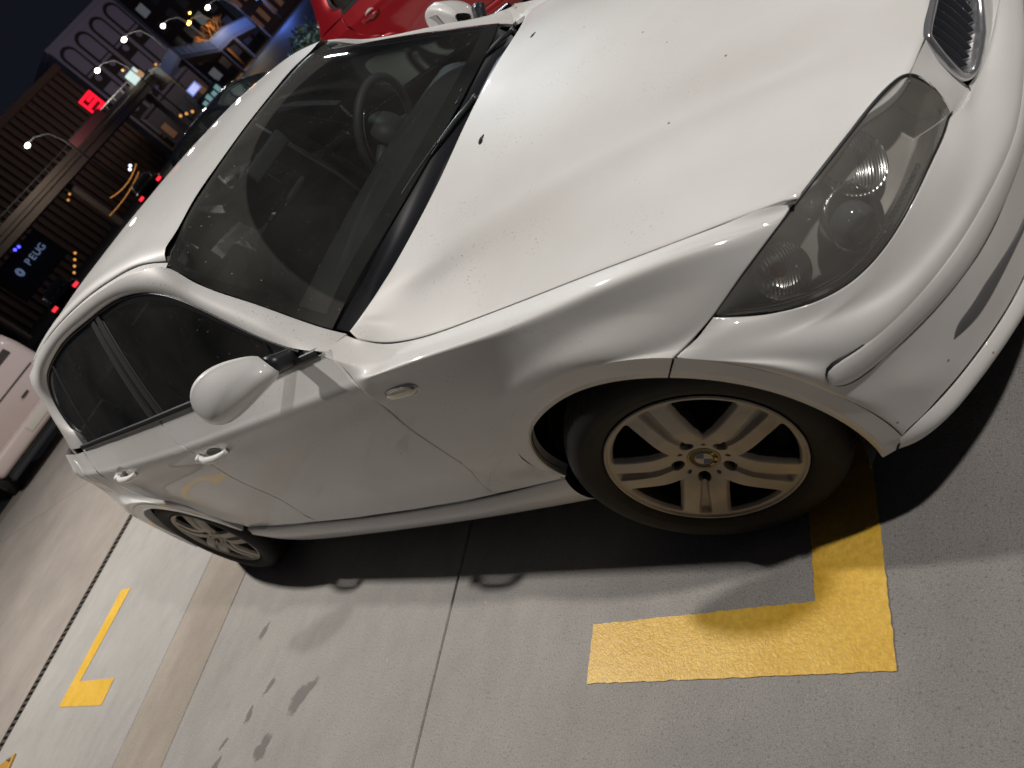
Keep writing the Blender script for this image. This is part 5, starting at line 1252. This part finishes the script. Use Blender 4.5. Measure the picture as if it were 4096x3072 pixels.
bays = 4; bw_ = W_ / bays
for k in range(bays):
    s0, s1 = k * bw_ + bw_ * .16, (k + 1) * bw_ - bw_ * .10
    for (za, zb, rd) in ((top_ - 5.2, top_ - .9, True), (top_ - 10.4, top_ - 6.6, False), (top_ - 15.8, top_ - 11.8, False)):
        b = MB(); plate(b, arch_poly(s0 - .10, s1 + .10, za - 1.1, zb + .35, .06, rnd=rd), .05); f_ = local(ob, b, 'window_surround', M['facade_dark'])
        b = MB(); plate(b, arch_poly(s0 + .22, s1 - .22, za + .9, zb - .1, .16, rnd=rd), .08); o_ = local(ob, b, 'blind_panel', M['facade'], f_); 
        b = MB(); plate(b, arch_poly(s0 + .22, s1 - .22, za + .35, za + .72, .16, rnd=False), .08); o_ = local(ob, b, 'sill_band', M['facade'], f_)
        c_ = ((s0 + s1) / 2, za - .25); b = MB(); plate(b, [fpt(c_[0] + .42 * math.cos(a), c_[1] + .42 * math.sin(a), .18) for a in np.linspace(0, 2 * math.pi, 16, endpoint=False)], .08); local(ob, b, 'round_window', M['facade'], f_)
        f_.name = 'window_bay'
# lower floors seen under the bridge
for k in range(3):
    for j in range(3):
        s0 = W_ * .08 + k * W_ * .31; b = MB(); plate(b, arch_poly(s0, s0 + W_ * .24, .2 + j * 1.9, 1.5 + j * 1.9, .12, rnd=False), .1); local(ob, b, 'window', M['dimwin'])
# big brown ribbed block on its left
bb_ = empty('ribbed_block', far(151, 104)); tag(bb_, 'huge dark brown block clad in upright ribs behind the footbridge', 'building')
A2, B2 = far(161.5, 100), far(146.9, 112); tp2 = zel(106, 7.2)
b = MB(); wall_box(b, A2, B2, -1, tp2, 12); local(bb_, b, 'wall', M['brown'])
t2 = (B2 - A2)[:2]; w2 = np.linalg.norm(t2)
for k in range(30):
    p = A2 + (B2 - A2) * ((k + .3) / 30); q = A2 + (B2 - A2) * ((k + .62) / 30); b = MB(); wall_box(b, p, q, -.5, tp2 - .6, .3, off=.35); local(bb_, b, 'rib', M['brown'])
b = MB(); wall_box(b, A2, B2, tp2 - .5, tp2 + .3, 12.5, off=.6); local(bb_, b, 'parapet', M['brown'])
# brown blocks further right
def block(name, az0, az1, d, el, label, material, wins=None):
    r = empty(name, far((az0 + az1) / 2, d)); tag(r, label, 'building'); a, c = far(az0, d), far(az1, d); b = MB(); wall_box(b, a, c, -1, zel(d, el), 12); local(r, b, 'wall', material)
    b = MB(); wall_box(b, a - (c - a) * .02, c + (c - a) * .02, zel(d, el), zel(d, el) + .35, 12.5, off=.3); local(r, b, 'parapet', material)
    if wins:
        nc, nr, wm_, lit = wins
        for i in range(nc):
            for j in range(nr):
                p = a + (c - a) * ((i + .2) / nc); q = a + (c - a) * ((i + .8) / nc); z0 = .8 + j * (zel(d, el) - 1.2) / nr; z1 = z0 + (zel(d, el) - 1.2) / nr * .62
                b = MB(); wall_box(b, p, q, z0, z1, .12, off=.05); f_ = local(r, b, 'window_frame', M['facade_dark']); b = MB(); m_ = (q - p) * .06; wall_box(b, p + m_, q - m_, z0 + .12, z1 - .12, .1, off=.09); local(r, b, 'pane', lit if (i * 3 + j * 5) % 4 == 0 else wm_, f_)
    return r
M['litwin'] = mat('curtained_lit_window', (.25, .24, .22), .5, emit=(.62, .68, .75), estr=.10); M['warmwin'] = mat('warm_lit_window', (.3, .15, .08), .5, emit=(.9, .42, .22), estr=.05)
M['plum'] = mat('plum_render', (.10, .075, .085), .8)
block('apartment_block', 141.4, 137.4, 150, 7.6, 'tall dark apartment block behind the row of street lamps', M['plum'], (4, 6, M['dimwin'], M['litwin']))
block('shop_row', 137.0, 132.5, 128, 3.2, 'low dark shop row with warm lit windows at the end of the street', M['plum'], (7, 2, M['warmwin'], M['warmwin']))
block('corner_house', 146.0, 141.8, 96, 1.6, 'low building with blue lit shopfront under the footbridge', M['plum'], (5, 1, M['dimwin'], M['warmwin']))
# footbridge
fb = empty('footbridge', far(150, 70)); tag(fb, 'concrete footbridge spanning the street on twin beams with stairs down to the right', 'footbridge')
D1 = 78; P0, P1 = far(166, D1 * .9), far(144.2, D1 * 1.12)
def seg(mb, p, q, z0a, z0b, h, th, off=0.0):
    a = np.array(p[:2]); c = np.array(q[:2]); t = (c - a) / np.linalg.norm(c - a); n = np.array([-t[1], t[0]])
    if n @ (np.array([BX, BY]) - a) < 0: n = -n
    a = a + n * off; c = c + n * off; V = []
    for pt, z in ((a, z0a), (c, z0b)):
        V += [(*pt, z), (*(pt - n * th), z), (*(pt - n * th), z + h), (*pt, z + h)]
    mb.add(V, [(0, 4, 5, 1), (1, 5, 6, 2), (2, 6, 7, 3), (3, 7, 4, 0), (0, 1, 2, 3), (7, 6, 5, 4)])
zb_ = zel(D1, 2.55)
def zbr(p): return zb_
b = MB(); seg(b, P0, P1, zb_, zb_, .62, .5, 1.3); seg(b, P0, P1, zb_, zb_, .62, .5, -1.1); local(fb, b, 'beam', M['beam'])
b = MB(); seg(b, P0, P1, zb_ + .62, zb_ + .62, .28, 3.0, 1.5); local(fb, b, 'deck', M['beam'])
b = MB(); seg(b, P0, P1, zb_ + .95, zb_ + .95, .45, .12, 1.62); local(fb, b, 'fascia', M['beam'])
def railing(parent, p, q, za, zb2, n, root):
    mb = MB(); p = np.array(p, float); q = np.array(q, float)
    mb.tube([(p[0], p[1], za + 1.05), (q[0], q[1], zb2 + 1.05)], .05, 6); mb.tube([(p[0], p[1], za + .15), (q[0], q[1], zb2 + .15)], .03, 6)
    r_ = local(root, mb, 'railing', M['pole'], parent)
    for k in range(n + 1):
        f_ = k / n; x = p + (q - p) * f_; z = za + (zb2 - za) * f_; mb = MB(); mb.tube([(x[0], x[1], z), (x[0], x[1], z + 1.05)], .035, 5); local(root, mb, 'post', M['pole'], r_)
railing(fb, P0, P1, zb_ + .9, zb_ + .9, 26, fb)
for f_ in (.18, .58, .97):
    p = P0 + (P1 - P0) * f_; b = MB(); b.tube([(p[0], p[1], -1), (p[0], p[1], zb_)], .32, 12); local(fb, b, 'column', M['beam'])
# stairs: three flights with landings, wired panels between the rails
M['panel'] = mat('railing_panel', (.30, .29, .28), .6)
S_pts = [(144.2, D1 * 1.12, zb_ + .7), (142.9, D1 * 1.10, zb_ - .35), (141.6, D1 * 1.14, zel(D1 * 1.14, 2.35)), (139.6, D1 * 1.17, zel(D1 * 1.17, .95)), (138.4, D1 * 1.20, zel(D1 * 1.2, .85)), (136.8, D1 * 1.25, zel(D1 * 1.25, .25))]
for k in range(len(S_pts) - 1):
    a0, d0, z0 = S_pts[k]; a1, d1, z1 = S_pts[k + 1]; p, q = far(a0, d0), far(a1, d1)
    b = MB(); seg(b, p, q, z0 - .35, z1 - .35, .35, 2.0); fl_ = local(fb, b, 'stair_flight', M['beam'])
    b = MB(); seg(b, p, q, z0, z1, .95, .04, .02); local(fb, b, 'railing_panel', M['panel'], fl_)
    railing(fl_, p, q, z0, z1, 7, fb)
    b = MB(); b.tube([(q[0], q[1], -1), (q[0], q[1], z1 - .35)], .18, 10); local(fb, b, 'stair_column', M['beam'])
# street lamps
def street_lamp(az, d, el, pole_h_el, label, glow, power, col, side=1, size=.38):
    base = far(az - .0, d); r = empty('street_lamp', base); tag(r, label, 'street lamp', 'street lamps along the road'); size = size * .62; ztop = zel(d, el)
    dirv = np.array([math.cos(math.radians(az - 90)), math.sin(math.radians(az - 90)), 0]) * side
    b = MB(); arm = dirv * 2.0; b.tube([(arm[0], arm[1], 0), (arm[0], arm[1], ztop - 1.6), (arm[0] * .85, arm[1] * .85, ztop - .5), (arm[0] * .4, arm[1] * .4, ztop + .05), (0, 0, ztop + .1)], [.09, .07, .05, .045, .04], 8); b.build('pole', M['dull_pole'], r)
    b = MB(); b.sphere((0, 0, ztop), (size, size, size * .75), 8); h_ = b.build('lamp_head', glow, r)
    if power:
        l = bpy.data.lights.new('street_lamp_light', 'POINT'); l.energy = power * .27; l.color = col; l.shadow_soft_size = .4; o = bpy.data.objects.new('street_lamp_light', l); COL.objects.link(o); o.location = (base[0], base[1], ztop - 1.0)
LW = (1.0, .98, .90)
for az, d, el, lab, g, pw, cl, sz in [
    (138.1, 92, 2.8, 'white street lamp beside the top of the stairs, first from the right', M['lamp_white'], 700, LW, .40),
    (140.8, 96, 4.0, 'white street lamp rising over the middle stair flight', M['lamp_white'], 800, LW, .40),
    (139.6, 104, 3.05, 'bright orange street lamp between two white ones', M['lamp_orange'], 1500, (1, .6, .2), .44),
    (139.1, 150, 3.35, 'small distant orange street lamp above the bright orange one', M['lamp_orange'], 0, None, .36),
    (141.3, 160, 4.6, 'small distant white street lamp without visible pole', M['lamp_white'], 0, None, .26),
    (143.0, 90, 5.1, 'white street lamp in front of the right edge of the office block', M['lamp_white'], 1500, LW, .42),
    (145.5, 84, 5.15, 'white street lamp standing before the arched bays of the office block', M['lamp_white'], 1500, LW, .38),
    (151.7, 72, 5.4, 'white street lamp on the left above the brown ribbed block', M['lamp_white'], 900, LW, .34),
    (152.4, 140, 5.5, 'small white lamp beyond the leftmost street lamp', M['lamp_white'], 0, None, .28),
    (150.3, 110, 4.2, 'small white lamp close above the footbridge railing', M['lamp_white'], 0, None, .2)]:
    street_lamp(az, d, el, 0, lab, g, pw, cl, 1, sz)
# lit hoarding at the bridge head
hd = empty('lit_hoarding', far(144.4, 84)); tag(hd, 'small brightly lit white advertising panel at the head of the stairs', 'advertising panel')
M['hoard'] = mat('backlit_panel', (.8, .9, .9), .5, emit=(.75, 1.0, .95), estr=.75); M['hoard2'] = mat('backlit_picture', (.4, .2, .1), .5, emit=(.55, .30, .16), estr=.8)
b = MB(); wall_box(b, far(144.75, 84), far(143.9, 84), zel(84, 3.15), zel(84, 3.85), .3); local(hd, b, 'panel', M['hoard']); b = MB(); wall_box(b, far(144.15, 83.7), far(143.8, 83.7), zel(84, 3.15), zel(84, 3.5), .2); local(hd, b, 'picture', M['hoard2'])
# red display and its banner
rd = empty('red_display', far(147.2, 78)); tag(rd, 'glowing red illuminated display above the pink banner on the footbridge', 'display')
M['redled'] = mat('red_display_glow', (.6, .0, .01), .5, emit=(1.0, .008, .03), estr=1.6)
za, zb3 = zel(78, 3.75), zel(78, 4.85); b = MB(); p, q = far(147.75, 78), far(146.75, 78)
wall_box(b, p, q, za, za + .25, .2); wall_box(b, p, q, zb3 - .2, zb3, .2); wall_box(b, p, p + (q - p) * .16, za + .25, zb3 - .2, .2); wall_box(b, p + (q - p) * .84, q, za + .25, zb3 - .2, .2); wall_box(b, p + (q - p) * .16, p + (q - p) * .84, za + .55, za + .8, .2); wall_box(b, p + (q - p) * .4, p + (q - p) * .84, za + .95, zb3 - .3, .2); local(rd, b, 'segments', M['redled'])
b = MB(); wall_box(b, p, q, za, zb3, .15, off=-.25); local(rd, b, 'backing', M['facade_dark'])
bn = empty('banner', far(148.5, 77)); tag(bn, 'long pink banner hung on the footbridge railing below the red display', 'banner'); b = MB(); wall_box(b, far(150.1, 76), far(147.4, 77.5), zel(76, 3.35), zel(76, 3.95), .06, off=.4); local(bn, b, 'cloth', mat('pink_banner_cloth', (.55, .16, .18), .8)); b = MB(); b.tube([tuple(far(150.1, 75.5, zel(76, 3.95))), tuple(far(147.4, 77, zel(76, 3.95)))], .04, 6); local(bn, b, 'top_rope', M['pole'])
# blue-white shop sign
sg = empty('shop_sign', far(142.5, 80)); tag(sg, 'blue white lit shop sign under the stairs', 'sign')
M['sign_panel'] = mat('lit_sign_panel', (.3, .35, .7), .5, emit=(.30, .36, 1.0), estr=.55); M['sign_text'] = mat('lit_sign_letters', (.9, .9, 1), .5, emit=(.85, .9, 1.0), estr=.8)
b = MB(); wall_box(b, far(142.95, 80), far(142.1, 80), zel(80, .3), zel(80, .82), .2); local(sg, b, 'panel', M['sign_panel'])
for z_ in (.38, .52, .66): b = MB(); wall_box(b, far(142.85, 79.8), far(142.2, 79.8), zel(80, z_), zel(80, z_ + .07), .05); local(sg, b, 'light_strip', M['sign_text'])
# letters PEU on a dark pylon at far left, roundel below
pg = empty('dealer_sign', far(157.4, 60)); tag(pg, 'dark dealership sign with pale glowing letters and a round emblem left of the roof', 'sign')
M['bluedark'] = mat('navy_board', (.012, .014, .035), .5); M['letters'] = mat('pale_blue_letters', (.4, .5, .7), .5, emit=(.36, .48, .80), estr=.30)
p, q = far(159.6, 60), far(155.6, 60); b = MB(); wall_box(b, p, q, zel(60, .1), zel(60, 2.4), .3); local(pg, b, 'board', M['bluedark'])
dx_ = (q - p)[:2] / np.linalg.norm((q - p)[:2])
for i_, ch in enumerate('PEUG'):
    t = text_mesh('letter', ch, .60, M['letters'], pg, .03); c_ = far(157.45 - i_ * .40, 59.6); t.location = (c_[0] - pg.location.x, c_[1] - pg.location.y, zel(60, 1.42)); ang_ = math.atan2(dx_[1], dx_[0]); t.rotation_euler = (math.pi / 2, 0, ang_)
b = MB(); c_ = far(158.25, 59.6); n2 = np.array([-dx_[1], dx_[0]])
for r0 in (.26, .15):
    a = np.linspace(0, 2 * np.pi, 21); b.tube([(c_[0] + dx_[0] * r0 * math.cos(q_) * (1 if r0 > .3 else .7), c_[1] + dx_[1] * r0 * math.cos(q_) * (1 if r0 > .3 else .7), zel(60, 1.42) + r0 * math.sin(q_)) for q_ in a], .03, 6, cap=False)
local(pg, b, 'emblem', M['letters'])
# twin blue beacons and scattered traffic: small cars with lit tail lamps, traffic signals, strings of lights
def small_car(az, d, label, tails=True, heads=False, rz=None):
    r = empty('distant_car', far(az, d, -.155), rz if rz is not None else math.radians(az)); tag(r, label, 'car', 'cars on the road beyond')
    b = MB(); G_ = rounded_loft([(-2.1, 0, .62, .70, .30), (-2.0, 0, .66, .84, .38), (-.8, 0, .68, .88, .40), (1.6, 0, .66, .88, .38), (2.05, 0, .62, .8, .30)], 24, 4); b.grid(G_, closed_u=True); b.F += [tuple(range(24)), tuple(range(96, 120))]; b.M += [0, 0]; b.build('body', M['darkcar'], r)
    b = MB(); G_ = rounded_loft([(-1.7, 0, 1.02, .60, .10), (-1.2, 0, 1.18, .64, .28), (.5, 0, 1.20, .64, .28), (1.2, 0, 1.04, .60, .10)], 24, 4); b.grid(G_, closed_u=True); b.build('cabin', M['side_glass'], r)
    for y in (-.66, .66):
        o_ = rbox('tail_lamp', (-2.08, y, .78), (.08, .26, .14), M['tail'], r, .02)
        for x in (-1.35, 1.35): simple_wheel(r, (x, y * 1.2, .31), .31)
    return r
small_car(142.4, 62, 'dark car with red tail lamps under the blue sign'); small_car(149.3, 46, 'dark car with red tail lamps below the string of amber lights'); small_car(158.0, 40, 'dark car with red tail lamps near the pale van')
ORD = ['first', 'second', 'third', 'fourth']
def spark(name, az, d, el, r, material, label, cat='light', group=None, n=1, daz=0, del_=0):
    for k in range(n):
        p = far(az + daz * k, d, zel(d, el + del_ * k)); b = MB(); b.sphere((0, 0, 0), r, 6); o = b.build(name, material); o.location = p; tag(o, label.replace('#', ORD[k]), cat, group)
M['amber'] = mat('amber_glow', (.9, .5, .1), .5, emit=(1.0, .42, .10), estr=.9); M['teal'] = mat('teal_glow', (.4, .8, .8), .5, emit=(.35, .62, .66), estr=.40); M['blue'] = mat('blue_glow', (.1, .1, 1), .5, emit=(.08, .08, 1.0), estr=3.0); M['whiteglow'] = mat('white_glow', (.8, .8, 1), .5, emit=(.7, .75, 1.0), estr=3.0)
sl_ = empty('string_lights', far(149.7, 50)); tag(sl_, 'two sagging strings of amber fairy lights low beside the road', 'fairy lights')
b = MB()
for (a0, e0, a1, e1, sg_) in ((148.6, .35, 151.3, .25, .5), (148.9, -.05, 152.2, -.35, .3)):
    for k in range(46):
        f_ = k / 45; az_ = a0 + (a1 - a0) * f_; el_ = e0 + (e1 - e0) * f_ - sg_ * 4 * f_ * (1 - f_) * .5; p = far(az_, 50, zel(50, el_)); b.sphere(p, .024, 4)
local(sl_, b, 'bulbs', M['amber']); sl_.children[0]['kind'] = 'stuff'
b = MB()
for (a0, e0, a1, e1, sg_) in ((148.6, .35, 151.3, .25, .5), (148.9, -.05, 152.2, -.35, .3)): b.tube([tuple(far(a0 + (a1 - a0) * f_, 50.1, zel(50, e0 + (e1 - e0) * f_ - sg_ * 4 * f_ * (1 - f_) * .5))) for f_ in np.linspace(0, 1, 16)], .015, 4)
local(sl_, b, 'cable', M['black_plastic'])
tl_ = empty('glowing_shopfront', far(142.2, 58)); tag(tl_, 'low teal lit glass shopfront at street level under the blue sign', 'shopfront')
b = MB()
for k in range(4): wall_box(b, far(142.9 - k * .42, 58), far(142.6 - k * .42, 58), zel(58, -.75), zel(58, -.35 + .12 * (k % 2)), .2)
local(tl_, b, 'lit_pane', M['teal']); b = MB(); wall_box(b, far(143.1, 58), far(141.1, 58), -.1, zel(58, -.05), .2, off=-.3); local(tl_, b, 'wall', M['facade_dark'])
spark('blue_beacon', 157.0, 60, 2.35, .10, M['blue'], '# from left of two small blue beacons above the dealership sign', 'light', 'blue beacons by the dealership', 2, .28, .05)
spark('amber_light', 152.6, 90, 2.1, .11, M['amber'], '# from left of two tiny amber lights under the footbridge', 'light', 'amber lights under the footbridge', 2, .35, -.15)
spark('amber_light', 143.7, 70, -.2, .12, M['amber'], '# from left of three tiny amber lights near the blue lit sign', 'light', 'amber lights at street level', 3, .35, .18)
spark('amber_light', 155.4, 34, -.2, .05, M['amber'], '# from left of four tiny amber lights beyond the rear roof', 'light', 'amber lights beyond the rear roof', 4, .35, -.22)
spark('white_light', 148.9, 55, .55, .09, M['whiteglow'], '# from left of two small blue white lights above the fairy lights', 'light', 'blue white lights over the fairy lights', 2, .2, -.12)
spark('amber_light', 144.5, 86, 4.15, .12, M['amber'], 'tiny amber light above the lit advertising panel', 'light')
spark('amber_light', 142.9, 84, 3.0, .12, M['amber'], 'tiny amber light at the bend of the stairs', 'light')
M['bluelamp'] = mat('added_blue_glow', (.3, .4, 1), .5, emit=(.25, .42, 1.0), estr=6)  # added blue lamp, put in to give the street end a blue glow
bf = empty('added_blue_lamp', far(135.4, 96)); tag(bf, 'added blue lamp on a short post, tinting the far right end of the street', 'added lamp')
b = MB(); b.tube([(0, 0, 0), (0, 0, 3.2)], .09, 8); b.build('post', M['dull_pole'], bf); rbox('lamp_head', (0, 0, 3.4), (.7, .7, .4), M['bluelamp'], bf, .08)
l = bpy.data.lights.new('added_blue_light', 'POINT'); l.energy = 900; l.color = (.12, .25, 1); l.shadow_soft_size = .5; o = bpy.data.objects.new('added_blue_light', l); COL.objects.link(o); o.location = far(135.6, 93, 4.2)
# bare tree lit orange, and a shrub beyond the roof edge
def twigs(mb, p, d, L_, r, depth, rnd):
    q = p + d * L_; mb.tube([p, (p + q) / 2 + np.array([rnd.uniform(-.06, .06) * L_ for _ in range(3)]), q], [r, r * .8, r * .6], 5, cap=False)
    if depth:
        for _ in range(3):
            nd_ = d + np.array([rnd.uniform(-.75, .75), rnd.uniform(-.75, .75), rnd.uniform(-.2, .6)]); nd_ /= np.linalg.norm(nd_); twigs(mb, q, nd_, L_ * .72, r * .6, depth - 1, rnd)
rnd = random.Random(5); tr = empty('bare_tree', far(139.2, 100, 0)); tag(tr, 'bare winter tree lit orange by the lamp behind the stairs', 'tree')
b = MB(); b.tube([(0, 0, 0), (.1, 0, 1.5), (0, .1, 3.0)], [.2, .16, .13], 8); b.build('trunk', mat('lit_bark', (.22, .13, .06), .85), tr)
b = MB(); 
for k in range(5): a = k * 1.26; d_ = np.array([math.cos(a) * .6, math.sin(a) * .6, .8]); twigs(b, np.array([0, .1, 2.9]), d_ / np.linalg.norm(d_), 1.25, .06, 3, rnd)
b.build('branches', mat('twig_bark', (.35, .20, .08), .85), tr)
l = bpy.data.lights.new('tree_lamp_light', 'POINT'); l.energy = 420; l.color = (1, .5, .14); l.shadow_soft_size = .3; o = bpy.data.objects.new('tree_lamp_light', l); COL.objects.link(o); o.location = far(139.3, 97.5, 5)
def shrub(loc, r, h, n, label, name='shrub', seed=1):
    rs_ = np.random.RandomState(seed); root = empty(name, loc); tag(root, label, 'shrub'); b = MB()
    C_ = rs_.normal(size=(n, 3)); C_ /= np.linalg.norm(C_, axis=1)[:, None]; C_ *= rs_.uniform(.35, 1, n)[:, None]**.6; C_ = C_ * [r, r, h / 2] * (1 + .2 * np.sin(C_[:, :1] * 5)) + [0, 0, h / 2]
    for c in C_:
        u_ = rs_.normal(size=3); u_ /= np.linalg.norm(u_); v_ = np.cross(u_, rs_.normal(size=3)); v_ /= np.linalg.norm(v_); s_ = rs_.uniform(.03, .07); b.V += [tuple(c - u_ * s_), tuple(c + v_ * s_ * .5), tuple(c + u_ * s_), tuple(c - v_ * s_ * .5)]; k = len(b.V) - 4; b.F.append((k, k + 1, k + 2, k + 3)); b.M.append(0)
    b.build('foliage', M['leaf'], root, False)
    b = MB()
    for k in range(6): a = k * 1.05; b.tube([(0, 0, 0), (r * .3 * math.cos(a), r * .3 * math.sin(a), h * .4), (r * .6 * math.cos(a), r * .6 * math.sin(a), h * .75)], [.03, .02, .01], 5)
    b.build('stems', M['under'], root)
M['leaf'] = mat('leaf_green', (.018, .036, .020), .8)
shrub(far(135.6, 13.5, -.1), .7, 1.15, 2200, 'dark green shrub between the red hatchback and the street', 'shrub', 3)
# small white kiosk standing behind the photographer; seen mirrored in the side windows
kq = empty('kiosk', (-4.2, -8.2, 0), 0); tag(kq, 'small white kiosk with an orange poster board, mirrored in the side windows', 'kiosk')
M['kiosk'] = mat('kiosk_white', (.62, .60, .56), .5); M['poster'] = mat('faded_orange_poster', (.45, .22, .12), .6)
rbox('cabin', (0, 0, 1.25), (3.4, 2.0, 2.5), M['kiosk'], kq, .05); rbox('roof_cap', (0, 0, 2.56), (3.6, 2.2, .16), M['kiosk'], kq, .05)
for k in range(2): f_ = rbox('window', (-1.05 + k * .8, 1.01, 1.5), (.62, .06, .8), M['dimwin'], kq, .03)
f_ = rbox('sign_board', (.85, 1.04, 1.55), (1.3, .06, 1.3), M['kiosk'], kq, .02)
for k in range(3): rbox('poster', (.0, .04, -.38 + .38 * k), (1.1, .02, .26), M['poster'], f_, .005)
